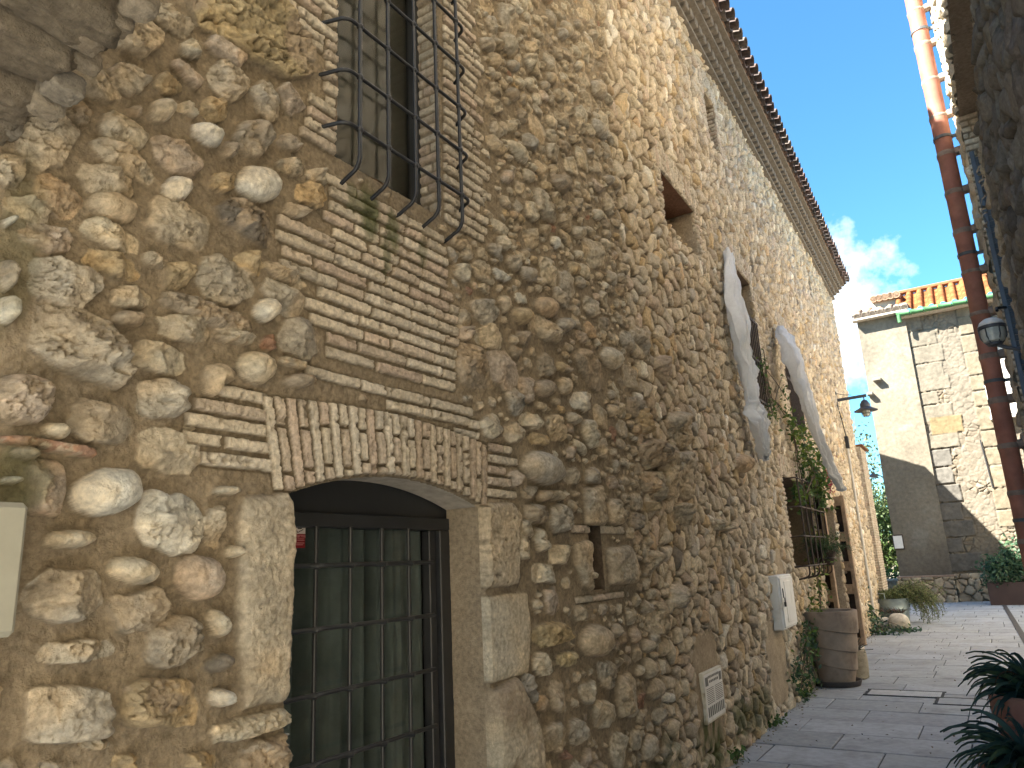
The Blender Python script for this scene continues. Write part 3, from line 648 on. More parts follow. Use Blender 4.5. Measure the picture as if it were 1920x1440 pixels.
    # moss: runs below the window, the foot of the wall, the left corner
    for (cs, cz, a, b, k) in MOSS:
        m = (ss(1.3, .3, ((S-cs)/a)**2+((Z-cz)/b)**2)*ss(.42, .62, .5+.5*fbm(S*9, Z*4, 4, 91)+.12)*k)[..., None]
        col = col*(1-m)+np.array((.075, .095, .03))*m
    return S, Z, h, col
MOSS = []
for (x0, y0, rs_, rz_, k) in ((690, 395, .07, .16, .8), (735, 430, .05, .14, .7), (660, 372, .05, .08, .6), (720, 480, .03, .12, .6), (790, 470, .04, .10, .5), (35, 895, .07, .12, .5), (30, 470, .06, .30, .3), (1330, 1395, .35, .25, .9), (1420, 1330, .6, .2, .6), (1385, 1350, .3, .2, .8), (1250, 1440, .3, .25, .5)):
    s_, z_ = W(x0, y0); MOSS.append((s_, z_, rs_, rz_, k))
PLASTER = []
for (x0, y0, rs_, rz_) in ((1455, 1240, .42, .42), (1325, 1290, .34, .42), (1500, 985, .12, .5), (1458, 1060, .2, .2)):
    s_, z_ = W(x0, y0); PLASTER.append((s_, z_, rs_, rz_))
def grid_faces(ni, nj, keep=None, base=0, flip=False):
    I, J = np.meshgrid(np.arange(ni-1), np.arange(nj-1), indexing='ij'); a = (I*nj+J).ravel()
    F = np.stack([a, a+nj, a+nj+1, a+1], 1)
    if flip: F = F[:, ::-1]
    if keep is not None: F = F[keep.ravel()]
    return F+base
def in_hole(S, Z):
    m = np.zeros(S.shape, bool)
    for (a, b, c, d) in HOLES: m |= (S > a) & (S < b) & (Z > c) & (Z < d)
    t = (S-DOOR['s0'])/(DOOR['s1']-DOOR['s0'])
    m |= (t > 0) & (t < 1) & (Z < DOOR['zs']+(DOOR['zc']-DOOR['zs'])*(1-(2*t-1)**2))
    return m
house = thing('stone_house', 'long rubble stone house with tiled eaves, barred openings and brick arched glass door', 'house', (-D, 2.5, 0))
def build_front():
    VS, FS, CS = [], [], []; nb = 0
    ZT = Z_TOP+.12
    def arange(a, b, d): return np.linspace(a, b, int(round((b-a)/d))+1)
    blocks = [(-1.2, .55, .02, 0, ZT, .02), (.55, 1.9, .0036, .75, 4.5, .0042), (.55, 1.9, .012, 0, .75, .012), (.55, 1.9, .014, 4.5, ZT, .014),
              (1.9, 3.35, .005, .45, 5.7, .005), (1.9, 3.35, .012, 0, .45, .012), (1.9, 3.35, .014, 5.7, ZT, .014),
              (3.35, YS, .006, 0, ZT, .0075), (YS, 9.0, .0095, 0, ZT, .0095), (9.0, S_END, .014, 0, ZT, .014)]
    for (s0, s1, ds, z0, z1, dz) in blocks:
        S1 = arange(s0, s1, ds); Z1 = arange(z0, z1, dz)
        S, Z, h, col = front_field(S1, Z1)
        cs = (S[:-1, :-1]+S[1:, 1:])/2; cz = (Z[:-1, :-1]+Z[1:, 1:])/2; keep = ~in_hole(cs, cz)
        if s0 >= YS-1e-6: P = PB+TB*(S[..., None]-YS)+NB*h[..., None]+EZ*Z[..., None]
        else: P = np.stack([-D+h, S, Z], -1)
        VS.append(P.reshape(-1, 3)); CS.append(col.reshape(-1, 3)); FS.append(grid_faces(len(S1), len(Z1), keep, nb, flip=False)); b0 = nb; nb += S.size
        nj = len(Z1); rem = ~keep; ids = np.arange(S.size).reshape(S.shape); E_ = []
        for m_, fl in ((keep[:-1]&rem[1:], 0), (rem[:-1]&keep[1:], 1)):
            i, j = np.nonzero(m_); e = np.stack([ids[i+1, j], ids[i+1, j+1]], 1); E_.append(e if fl == 0 else e[:, ::-1])
        for m_, fl in ((keep[:, :-1]&rem[:, 1:], 1), (rem[:, :-1]&keep[:, 1:], 0)):
            i, j = np.nonzero(m_); e = np.stack([ids[i, j+1], ids[i+1, j+1]], 1); E_.append(e if fl == 0 else e[:, ::-1])
        E_ = np.concatenate(E_)
        if len(E_):
            nrm2 = NB if s0 >= YS-1e-6 else EX
            Pf = P.reshape(-1, 3); hf = h.ravel(); sk = Pf[E_]-nrm2*(hf[E_]+.03)[..., None]; n0 = nb
            VS.append(sk.reshape(-1, 3)); CS.append(col.reshape(-1, 3)[E_].reshape(-1, 3)); k_ = np.arange(len(E_))*2+n0; nb += len(E_)*2
            FS.append(np.stack([E_[:, 0]+b0, k_, k_+1, E_[:, 1]+b0], 1))
    V = np.concatenate(VS); F = np.concatenate(FS); C_ = np.concatenate(CS)
    return base_mesh('front_wall', V, F, M_WALL, house, True, np.clip(C_, .01, .9))
build_front()
# ------------------------------------------------------------------ generic relief panel
def panel(name, o, U, V_, Nn, lu, lv, d, fieldf, m, parent=None, holes=()):
    u1 = np.linspace(0, lu, max(2, int(lu/d)+1)); v1 = np.linspace(0, lv, max(2, int(lv/d)+1)); S, Z = np.meshgrid(u1, v1, indexing='ij')
    h, col = fieldf(S, Z); o = np.asarray(o, float)
    P = o+np.asarray(U)*S[..., None]+np.asarray(V_)*Z[..., None]+np.asarray(Nn)*h[..., None]
    keep = None
    if holes:
        cs = (S[:-1, :-1]+S[1:, 1:])/2; cz = (Z[:-1, :-1]+Z[1:, 1:])/2; keep = np.ones(cs.shape, bool)
        for (a, b, c, e) in holes: keep &= ~((cs > a) & (cs < b) & (cz > c) & (cz < e))
    fl = np.dot(np.cross(U, V_), Nn) < 0
    return base_mesh(name, P.reshape(-1, 3), grid_faces(len(u1), len(v1), keep, 0, fl), m, parent, True, np.clip(col.reshape(-1, 3), .01, .9))
def brick_field(hb=.046, jt=.014, L=.2, tint=1.0, seed=1):
    def f(S, Z):
        r = np.floor(Z/(hb+jt)); zz = Z-r*(hb+jt); off = _hash(r.astype(np.int64), r.astype(np.int64)*0, seed)*L
        c = np.floor((S+off)/L); xx = (S+off)-c*L
        d = np.minimum(np.minimum(xx-.005, L-.005-xx), np.minimum(zz, hb-zz))+.003*fbm(S*30, Z*30, 2, seed+4); t = ss(0, .008, d)
        hv = _hash(c.astype(np.int64), r.astype(np.int64), seed+9)
        k = np.clip((hv*6).astype(int), 0, 5); cc = np.array(BRC)[k]*(.85+.25*_hash(c.astype(np.int64), r.astype(np.int64), seed+3))[..., None]*tint
        cc = cc*(1+.18*fbm(S*22, Z*22, 3, 6))[..., None]
        t3 = ss(0, .004, d)[..., None]
        return .014*t*(.7+.6*hv)+.002*vn(S*110, Z*110, 5), MORTAR*.9*(1-t3)+cc*t3
    return f
def plaster_field(col, amp=.012, seed=1, var=.2):
    col = np.array(col)
    def f(S, Z): return amp*fbm(S*5, Z*5, 4, seed)+.002*vn(S*80, Z*80, seed+1), col*(1+var*fbm(S*3, Z*3, 4, seed+2))[..., None]
    return f
def reveal(hole, depth, far_field, sof_field, sill_field, back=None, d=.009, near=True, over=-.004):
    """jambs, soffit and sill lining an opening (parts of the house)"""
    s0, s1, z0, z1 = hole; n, t = PWn((s0+s1)/2)
    e = PW(s1, z0); panel('far_jamb', e+n*over, -n, EZ, -t, depth+over, z1-z0, d, far_field, M_WALL, house)
    if near: e = PW(s0, z0); panel('near_jamb', e+n*over, -n, EZ, t, depth+over, z1-z0, .03, far_field, M_WALL, house)
    e = PW(s0, z1); panel('lintel', e+n*over, -n, t, -EZ, depth+over, s1-s0, .02, sof_field, M_WALL, house)
    e = PW(s0, z0); panel('sill', e+n*over, -n, t, EZ, depth+over, s1-s0, .012, sill_field, M_WALL, house)
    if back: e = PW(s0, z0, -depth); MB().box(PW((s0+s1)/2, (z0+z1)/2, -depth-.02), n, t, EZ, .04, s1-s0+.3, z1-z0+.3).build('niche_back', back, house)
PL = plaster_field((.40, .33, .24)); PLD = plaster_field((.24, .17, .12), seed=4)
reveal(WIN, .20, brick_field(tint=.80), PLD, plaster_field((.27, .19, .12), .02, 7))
PLS = plaster_field((.13, .10, .075), .015, 14)  # shade of the deep narrow slit put into a darker lining colour
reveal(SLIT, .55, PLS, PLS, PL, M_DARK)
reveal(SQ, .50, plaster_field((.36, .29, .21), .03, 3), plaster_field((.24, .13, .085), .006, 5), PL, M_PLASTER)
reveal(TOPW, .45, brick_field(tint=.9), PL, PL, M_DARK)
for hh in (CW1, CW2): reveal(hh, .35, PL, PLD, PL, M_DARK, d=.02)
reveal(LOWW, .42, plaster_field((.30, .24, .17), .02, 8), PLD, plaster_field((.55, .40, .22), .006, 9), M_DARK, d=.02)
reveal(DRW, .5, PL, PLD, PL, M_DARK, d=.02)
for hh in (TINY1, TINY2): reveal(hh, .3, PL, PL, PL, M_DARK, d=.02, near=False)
# brick edge courses on the far jamb of the square window
# ------------------------------------------------------------------ door
DD = .235
def door():
    s0, s1 = DOOR['s0'], DOOR['s1']; zs = DOOR['zs']
    # jambs and the curved soffit of the recess
    panel('door_jamb', PW(s1+.002, 0, -.004), -EX, EZ, -EY, DD-.004, zs+.02, .009, plaster_field((.34, .275, .195), .006, 12, .28), M_WALL, house)
    panel('door_jamb', PW(s0-.002, 0, -.004), -EX, EZ, EY, DD-.004, zs+.02, .03, plaster_field((.34, .275, .195), .006, 13), M_WALL, house)
    V, F = [], []; n = 24
    for i in range(n+1):
        s = s0+(s1-s0)*i/n
        for h in (-.004, -DD): V.append(PW(s, door_top(s)+.006, h))
    F = [(2*i, 2*i+1, 2*i+3, 2*i+2) for i in range(n)]
    base_mesh('arch_soffit', V, F, M_CEMENT, house)
    dr = bpy.data.objects.new('glass_door', None); link(dr, house); dr.location = np.array(PW((s0+s1)/2, 0, -DD))-np.array(house.location)
    f = MB(); h0 = -DD-.02; zt = zs-.10
    fr = lambda a, b, c, d, dp, hh: f.box(PW((a+b)/2, (c+d)/2, hh), EX, EY, EZ, dp, b-a, d-c, .004)
    fr(s0-.05, s0+.045, 0, zt, .07, h0); fr(s1-.075, s1+.05, 0, zt, .07, h0); fr(s0-.05, s1+.05, zt, zt+.06, .075, h0)
    fr(s0+.045, s1-.075, 0, .12, .06, h0)
    fr(s1-.135, s1-.085, .12, zt, .05, h0-.012)
    f.build('door_frame', M_DOORMETAL, dr)
    top = MB(); top.box(PW((s0+s1)/2, zt+.21, h0-.01), EX, EY, EZ, .03, s1-s0+.1, .30); top.build('transom_panel', M_DOORMETAL, dr)
    MB().box(PW((s0+s1)/2, zt/2, h0-.03), EX, EY, EZ, .008, s1-s0, zt).build('glass_pane', M_GLASS, dr)
    hb = -DD+.05
    zs_ = [W(u, v, hb)[1] for (u, v) in ((676, 1058), (676, 1170), (676, 1285), (700, 1398))]; zs_ += [zs_[-1]-.25, zs_[-1]-.50]
    ss_ = [W(u, 1200, hb)[0] for u in (590, 656, 716.5, 768)]
    for z in zs_:
        pts = []; a = s0-.02; b = W(815, 1200, hb)[0]
        m = 60
        for i in range(m+1):
            s = a+(b-a)*i/m; k = max([math.exp(-((s-q)/.014)**2) for q in ss_]); pts.append(PW(s, z-.003*k, hb+.012*k))
        MB().tube(pts, [.0095+.004*max([math.exp(-((PW(0, 0)[1]*0+p[1]-q)/.016)**2) for q in ss_]) for p in pts], 10).build('bar', M_DOORMETAL, dr, True)
    for s in ss_: MB().box(PW(s, zt/2, hb), EX, EY, EZ, .016, .016, zt, .003).build('upright_bar', M_DOORMETAL, dr)
    # lever of the left leaf, bent wire catch
    p0 = PW(s0+.03, W(525, 1385, hb)[1], hb); L = MB(); L.tube([p0, p0+EY*.03+EX*.02, p0+EY*.07+EZ*.008+EX*.03, p0+EY*.10+EZ*.02+EX*.03, p0+EY*.135+EZ*.014+EX*.03], [.012, .007, .006, .006, .004], 8); L.build('handle', M_STEEL, dr, True)
    # alarm sticker on the pane
    sa, za = W(551, 984, h0-.024); sb, zb = W(572, 1028, h0-.024); hs = h0-.0245
    st = MB(); st.box(PW((sa+sb)/2, za-(za-zb)*.19, hs), EX, EY, EZ, .001, sb-sa, (za-zb)*.38); o1 = st.build('sticker', M_WHITE, dr)
    st = MB(); st.box(PW((sa+sb)/2, za-(za-zb)*.685, hs), EX, EY, EZ, .001, sb-sa, (za-zb)*.60); st.build('sticker', M_REDP, dr)
    wd = sb-sa; ht = za-zb
    q = MB(); q.box(PW((sa+sb)/2, za-ht*.11, hs+.001), EX, EY, EZ, .001, wd*.34, ht*.12); q.build('sticker_emblem', M_BLACKP, dr)
    def txt(body, s, z, size, m, shear=0):
        c = bpy.data.curves.new('lettering', 'FONT'); c.body = body; c.size = size; c.align_x = 'CENTER'; c.shear = shear; c.extrude = .0003
        o = bpy.data.objects.new('tmp', c); COL.objects.link(o); dg = bpy.context.evaluated_depsgraph_get(); me = bpy.data.meshes.new_from_object(o.evaluated_get(dg))
        bpy.data.objects.remove(o)
        V = np.array([v.co[:] for v in me.vertices]); P = np.array([PW(s+v[0], z+v[1], hs+.0012+v[2]) for v in V]); F = [tuple(p.vertices) for p in me.polygons]
        return base_mesh('sticker_lettering', P, F, m, dr)
    mid = (sa+sb)/2
    txt('Alarma', mid, za-ht*.535, wd*.36, M_PINKP)
    q = MB(); q.box(PW(sa+wd*.14, za-ht*.63, hs+.001), EX, EY, EZ, .001, wd*.24, ht*.13)
    for k in range(2): q.box(PW(sa+wd*.62, za-ht*(.60+.065*k), hs+.001), EX, EY, EZ, .001, wd*.58, ht*.022)
    q.box(PW(mid, za-ht*.775, hs+.001), EX, EY, EZ, .001, wd*.82, ht*.03); q.box(PW(mid, za-ht*.85, hs+.001), EX, EY, EZ, .001, wd*.62, ht*.026)
    q.build('sticker_print', M_PINKP, dr)
    sw = MB(); sw.tube([PW(sa+wd*.18, za-ht*.36, hs+.002), PW(sa+wd*.24, za-ht*.24, hs+.002), PW(sa+wd*.32, za-ht*.33, hs+.002), PW(sa+wd*.5, za-ht*.27, hs+.002), PW(sa+wd*.66, za-ht*.24, hs+.002), PW(sa+wd*.78, za-ht*.18, hs+.002)], .0016, 6); sw.build('sticker_script', M_BLACKP, dr)
    # the room behind
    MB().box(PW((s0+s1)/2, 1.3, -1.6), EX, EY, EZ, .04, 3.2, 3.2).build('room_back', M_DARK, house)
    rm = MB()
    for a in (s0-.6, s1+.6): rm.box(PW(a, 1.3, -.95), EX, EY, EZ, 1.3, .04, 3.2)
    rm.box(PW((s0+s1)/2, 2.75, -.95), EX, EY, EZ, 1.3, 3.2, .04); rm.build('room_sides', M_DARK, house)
    # curtain hung behind the pane
    V, F = [], []; a, b = s0+.02, s0+(s1-s0)*1.0; m = 160; zz = [0.05, zt+.04]
    for i in range(m+1):
        s = a+(b-a)*i/m; ph = i/m*2*math.pi*9; hcur = -DD-.17+.055*math.sin(ph)+.022*math.sin(ph*2.3+1)
        for z in zz: V.append(PW(s, z, hcur))
    F = [(2*i, 2*i+2, 2*i+3, 2*i+1) for i in range(m)]
    cu = base_mesh('curtain', V, F, M_CURTAIN, None, True)
    tag(cu, 'grey green curtain hanging in folds behind the barred glass door', 'curtain')
door()
# ------------------------------------------------------------------ upper window and its grille
def window():
    s0, s1, z0, z1 = WIN; h0 = -.17
    wf = bpy.data.objects.new('window', None); link(wf, house); wf.location = np.array(PW((s0+s1)/2, z0, h0))-np.array(house.location)
    f = MB(); B = lambda a, b, c, d, dp, hh: f.box(PW((a+b)/2, (c+d)/2, hh), EX, EY, EZ, dp, b-a, d-c, .004)
    B(s0, s0+.04, z0, z1, .06, h0); B(s1-.05, s1, z0, z1, .06, h0); B(s0+.04, s1-.05, z0, z0+.045, .06, h0); B(s0+.04, s1-.05, z1-.06, z1, .06, h0)
    f.build('window_frame', M_DOORMETAL, wf)
    MB().box(PW((s0+s1)/2, (z0+z1)/2, h0-.012), EX, EY, EZ, .008, s1-s0-.06, z1-z0-.06).build('pane', M_GLASSDK, wf)
    MB().box(PW((s0+s1)/2, (z0+z1)/2, h0-.06), EX, EY, EZ, .01, s1-s0, z1-z0).build('blind', mat('grey_blind', (.13, .128, .12), .7, bump=0, scale=2, var=.05), wf)
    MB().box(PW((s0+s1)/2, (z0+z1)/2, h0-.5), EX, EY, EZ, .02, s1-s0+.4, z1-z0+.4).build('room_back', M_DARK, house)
window()
def grille(parent_house, ss_, zs_, hb, r, s_end, z_bot, m, so=.13, top=None, ends=(True, True)):
    g = bpy.data.objects.new('window_grille', None); link(g, parent_house); g.location = np.array(PW(ss_[0], zs_[0], 0))-np.array(parent_house.location)
    zt = top if top else max(zs_)+.12
    def arc(p_fn, a0, a1):  # quarter-bend back to the wall
        return [p_fn(t) for t in np.linspace(a0, a1, 7)]
    for s in ss_:
        pts = [PW(s, zt, hb)]+[PW(s, z, hb) for z in np.linspace(zt-.1, z_bot+.10, 14)]
        for a in np.linspace(0, 1, 8)[1:]:
            an = a*math.pi/2*.86; pts.append(PW(s, z_bot+.10-.07*math.sin(an), hb-.07*(1-math.cos(an))))
        last = pts[-1]; pts.append(PW(s, z_bot-.0+.0, 0.0-.01))
        MB().tube(pts, r, 10).build('bar', m, g, True)
    for z in zs_:
        a, b = ss_[0], ss_[-1]; pts = []
        pts.append(PW(a-s_end, z-.01, -.01))
        for t in np.linspace(1, 0, 8):
            an = t*math.pi/2*.86; pts.append(PW(a-s_end*.45-.055*math.sin(an)+.02, z, hb-.055*(1-math.cos(an))))
        for s in np.linspace(a-.02, b+.02, 30): pts.append(PW(s, z, hb))
        for t in np.linspace(0, 1, 8):
            an = t*math.pi/2*.86; pts.append(PW(b+s_end*.45+.055*math.sin(an)-.02, z, hb-.055*(1-math.cos(an))))
        pts.append(PW(b+s_end, z-.01, -.01))
        MB().tube(pts, r*.95, 10).build('crossbar', m, g, True)
    for s in ss_:
        for z in zs_: MB().lathe(PW(s, z-r*1.5, hb), [(r*.9, 0), (r*1.5, r*.5), (r*1.7, r*1.5), (r*1.5, r*2.5), (r*.9, r*3)], 10).build('knuckle', m, g, True)
    return g
HB = .12
gs = [W(675, 150, HB)[0], W(728, 184, HB)[0], W(778, 220, HB)[0], W(820, 253, HB)[0], W(860, 200, HB)[0]]
gz = [W(675, 50, HB)[1], W(675, 145, HB)[1], W(675, 243, HB)[1]]
gz = [gz[2], gz[1], gz[0], gz[0]+.27, gz[0]+.54, gz[0]+.81]
grille(house, gs, gz, HB, .0095, .13, W(635, 347, 0)[1], M_IRON, top=WIN[3]+.05)
# ------------------------------------------------------------------ grilles of the far windows
def flat_grille(hole, nb, nz_, hb, m, r=.009):
    s0, s1, z0, z1 = hole; n, t = PWn((s0+s1)/2)
    g = bpy.data.objects.new('window_grille', None); link(g, house); g.location = np.array(PW(s0, z0, 0))-np.array(house.location)
    for i in range(nb): s = s0+(s1-s0)*(i+.5)/nb; MB().tube([PW(s, z0+.02, hb), PW(s, z1-.05, hb)], r, 6).build('bar', m, g)
    for i in range(nz_): z = z0+.05+(z1-z0-.12)*i/(nz_-1); MB().box(PW((s0+s1)/2, z, hb), n, t, EZ, .012, s1-s0, .03).build('crossbar', m, g)
h = list(CW1); h[3] = h[2]+1.25; flat_grille(h, 11, 3, .03, M_RUST)
h = list(CW2); h[3] = h[2]+1.55; flat_grille(h, 11, 3, .03, M_RUST)
lg = [LOWW[0]+.10+(LOWW[1]-LOWW[0]-.15)*i/5 for i in range(6)]
lz = [LOWW[2]+.02+(LOWW[3]-LOWW[2]-.05)*i/3 for i in range(4)]
grille(house, lg, lz, .17, .011, .12, LOWW[2]-.16, M_RUST, top=LOWW[3]+.02)
# ------------------------------------------------------------------ cornice and eaves
def eaves():
    z = Z_TOP; s0, s1 = -1.25, S_END+.12
    c = MB(); n, t = NB, TB
    c.box(PW((YS+s1)/2, z+.035, .03), n, t, EZ, .10, s1-YS, .05, .004); c.box(PW((s0+YS)/2-.001, z+.035, .03), EX, EY, EZ, .10, YS-s0, .05, .004)
    c.box(PW((YS+s1)/2, z+.195, .10), n, t, EZ, .24, s1-YS, .045, .004); c.box(PW((s0+YS)/2-.001, z+.195, .10), EX, EY, EZ, .24, YS-s0, .045, .004)
    c.box(PW((YS+s1)/2, z+.355, .17), n, t, EZ, .38, s1-YS, .05, .004); c.box(PW((s0+YS)/2-.001, z+.355, .17), EX, EY, EZ, .38, YS-s0, .05, .004)
    s = s0; k = 0
    while s < s1-.1:
        nn, tt = PWn(s)
        c.box(PW(s, z+.117, .07+random.uniform(-.008, .008)), nn, tt, EZ, .16, .125, .108, .012)
        c.box(PW(s+.09, z+.275, .14+random.uniform(-.008, .008)), nn, tt, EZ, .30, .125, .108, .012); s += .185
    c.build('cornice', mat('grey_cornice', (.20, .175, .145), .95, scale=14, var=.3, bump=.5, bscale=60), house)
    b = MB(); b.box(PW((YS+s1)/2, z+.19, -.09), n, t, EZ, .14, s1-YS, .42); b.box(PW((s0+YS)/2, z+.19, -.09), EX, EY, EZ, .14, YS-s0, .42); b.build('eaves_wall', M_CEMENT, house)
    # roof plane with barrel tiles: cover tiles and channel tiles laid down the slope
    slope = R_(17); rf = MB(); pitch = .225; L = 1.0
    zr = z+.42; hE = .46
    def tile(s, h_start, up, r, cover, col):
        nn, tt = PWn(s); dn = nn*math.cos(slope)-EZ*math.sin(slope); nu = nn*math.sin(slope)+EZ*math.cos(slope)
        V = []; m = 9; rf.col = col
        o = PW(s, zr, h_start)
        for (l, k_) in ((0, 1.0), (.48, .86)):
            for lay in (0, .014):
                for i in range(m):
                    a = math.pi*i/(m-1); rr_ = (r-lay)*k_
                    zz = math.sin(a)*rr_*(1 if cover else -.75)
                    V.append(o-dn*l+tt*math.cos(a)*rr_+nu*(zz+up))
        F = []
        q = lambda l, lay, i: l*2*m+lay*m+i
        for i in range(m-1):
            F += [(q(0, 0, i), q(0, 0, i+1), q(1, 0, i+1), q(1, 0, i)), (q(0, 1, i+1), q(0, 1, i), q(1, 1, i), q(1, 1, i+1)), (q(0, 0, i+1), q(0, 0, i), q(0, 1, i), q(0, 1, i+1))]
        rf.poly(V, F)
    TCs = [(.12, .09, .08), (.15, .105, .09), (.10, .085, .08), (.13, .09, .08), (.17, .14, .12)]
    s = s0; rt = random.Random(4)
    while s < s1+.02:
        for row in range(6):
            hh = hE-row*.38*math.cos(slope)
            up = row*.38*math.sin(slope)
            o_ = rt.uniform(-.02, .02)
            tile(s, hh+o_-.02, up+.0, .105, False, np.array(rt.choice(TCs))*rt.uniform(.7, 1.1))
            tile(s+pitch/2, hh+o_*.5+.02, up+.035, .10, True, np.array(rt.choice(TCs))*rt.uniform(.7, 1.1))
        s += pitch
    rf.build('roof_tiles', M_TILE, house)
    # body of the roof and the back and gable walls, so that light and shade are right
    hb_ = 3.2; nn = NB
    V = []; 
    for s in (s0, YS, s1): 
        for (h, zz) in ((.38, zr-.05), (-hb_, zr-.05+hb_*.33), (-2*hb_, zr-.05)): V.append(PW(s, zz, h))
    F = [(0, 3, 4, 1), (1, 4, 5, 2), (3, 6, 7, 4), (4, 7, 8, 5), (6, 8, 7), (0, 1, 2), (0, 2, 5, 3), (3, 5, 8, 6)]
    base_mesh('roof', V, F, M_TILE, house, False, np.tile(np.array((.26, .17, .12)), (len(V), 1)))
    g = MB(); e = PW(s1-.06, 0); 
    g.box(PW(s1-.30, z/2, -hb_), NB, TB, EZ, 2*hb_-.1, .30, z); g.box((PW(s0+.20, z/2, -hb_-.05)), EX, EY, EZ, 2*hb_-.1, .30, z)
    g.box(PW((YS+s1)/2, z/2, -2*hb_+.15), NB, TB, EZ, .3, s1-YS-.1, z); g.box(PW((s0+YS)/2, z/2, -2*hb_+.15), EX, EY, EZ, .3, YS-s0, z)
    g.build('rear_walls', M_CEMENT, house)
eaves()
# brick buttress at the end of the front
def buttress():
    a = W(1597, 840); s0 = S_END-.02; zt = W(1608, 842)[1]
    f = brick_field(seed=8, tint=.85)
    o = thing('brick_buttress', 'low brick buttress with tiled cap at the far corner of the stone house', 'buttress', tuple(PW(s0, 0, 0)))
    panel('buttress_face', PW(s0, 0, .10), TB, EZ, NB, 1.3, zt, .02, f, M_WALL, o)
    panel('buttress_side', PW(s0, 0, .10), -NB, EZ, -TB, .3, zt, .02, f, M_WALL, o)
    MB().box(PW(s0+.65, zt+.03, .02), NB, TB, EZ, .32, 1.36, .05, .01).build('cap', M_ORANGE, o)
    MB().box(PW(s0+.65, zt/2, -.10), NB, TB, EZ, .36, 1.28, zt).build('core', M_CEMENT, o)
buttress()
# ------------------------------------------------------------------ ground and paving
def sheet(name, x0, x1, y0, y1, z, m):
    o = base_mesh(name, [(x0, y0, z), (x1, y0, z), (x1, y1, z), (x0, y1, z)], [(0, 1, 2, 3)], m); return tag(o, kind='structure')
M_GROUND = mat('trodden_earth', col=(.20, .17, .12), rough=1, scale=1.5, var=.3, bump=.6, bscale=12, bdist=.03)
sheet('ground', -300, 300, -200, 400, -.03, M_GROUND)
M_JOINT = mat('paving_joint', col=(.055, .06, .065), rough=1, scale=20, var=.3, bump=.3)
sheet('paving_bed', -9, 14, -6, 34, -.014, M_JOINT)
M_SLAB = mat('grey_paving_slab', vcol=True, rough=.82, scale=14, var=.16, bump=.30, bscale=90, bdist=.003, stain=(.25, .255, .26), stain_scale=2.6, stain_lo=.47, stain_hi=.75, spec=.25)
def paving():
    m = MB(); y = -5.0; r = random.Random(21)
    V = []; F = []; C_ = []
    while y < 33:
        hgt = .62; x = -8.5+r.uniform(0, .9)
        while x < 13:
            ln = r.choice((.78, .92, .92, 1.04)); g = .011 if r.random() < .8 else .017
            c = np.array((.37, .39, .41))*r.uniform(.86, 1.08)*np.array((1, 1, r.uniform(.98, 1.03))); dz = r.uniform(-.003, .003)
            tx, ty = r.uniform(-.0015, .0015), r.uniform(-.0015, .0015)
            x0, x1, y0, y1 = x+g/2, x+ln-g/2, y+g/2, y+hgt-g/2
            b = .006; n = len(V)
            for (ex, ez) in ((0, -.02), (0, -.005), (b, 0)):
                for (xx, yy) in ((x0+ex, y0+ex), (x1-ex, y0+ex), (x1-ex, y1-ex), (x0+ex, y1-ex)): V.append((xx, yy, ez+dz+tx*(xx-x0)+ty*(yy-y0))); C_.append(c)
            for k in range(2):
                for i in range(4): F.append((n+k*4+i, n+k*4+(i+1) % 4, n+k*4+4+(i+1) % 4, n+k*4+4+i))
            F.append((n+8, n+9, n+10, n+11)); x += ln
        y += hgt
    o = base_mesh('paving', V, F, M_SLAB, None, False, np.array(C_)); tag(o, kind='structure')
paving()
# drain slot
a, b = ground(1880, 1130), ground(1922, 1200); dx = (b-a)/(b[1]-a[1]); p0 = a+dx*(29-a[1]); p1 = a+dx*(6-a[1])
t = _nrm(p1-p0); nrm_ = np.cross(EZ, t)
dch = MB(); dch.box((p0+p1)/2+EZ*.003, t, nrm_, EZ, np.linalg.norm(p1-p0), .10, .012)
o = dch.build('drain_channel', M_SAUCER); tag(o, 'narrow dark drain channel running along the right side of the paving', 'drain')
M_PAVELID = mat('paved_lid', col=(.35, .37, .385), rough=.85, scale=14, var=.16, bump=.3, bscale=90)
def cover(uv, lx, ly, label, m, frame):
    p = ground(*uv); t = thing('manhole_cover', label, 'manhole cover', (p[0], p[1], 0), 'covers set in the paving')
    f = MB()
    for (cx, cy, sx, sy) in ((0, ly/2, lx+.05, .025), (0, -ly/2, lx+.05, .025), (lx/2, 0, .025, ly), (-lx/2, 0, .025, ly)): f.box(p+EX*cx+EY*cy+EZ*.004, EX, EY, EZ, sx, sy, .012)
    f.build('frame', frame, t)
    q = MB(); q.box(p+EZ*.002, EX, EY, EZ, lx-.03, ly-.03, .012, .002)
    if m is M_STEEL:
        for i in range(14): q.box(p+EX*(lx*.1+i*lx*.027)+EZ*.0095, EX, EY, EZ, .008, ly*.8, .004)
    q.build('lid', m, t)
cover((1696, 1301), .80, .40, 'steel ribbed cover let into the paving beside the clay pot', M_STEEL, M_JOINT)
cover((1830, 1318), .75, .42, 'paved cover with dark slotted frame beside the strap leaf plant', M_PAVELID, M_JOINT)

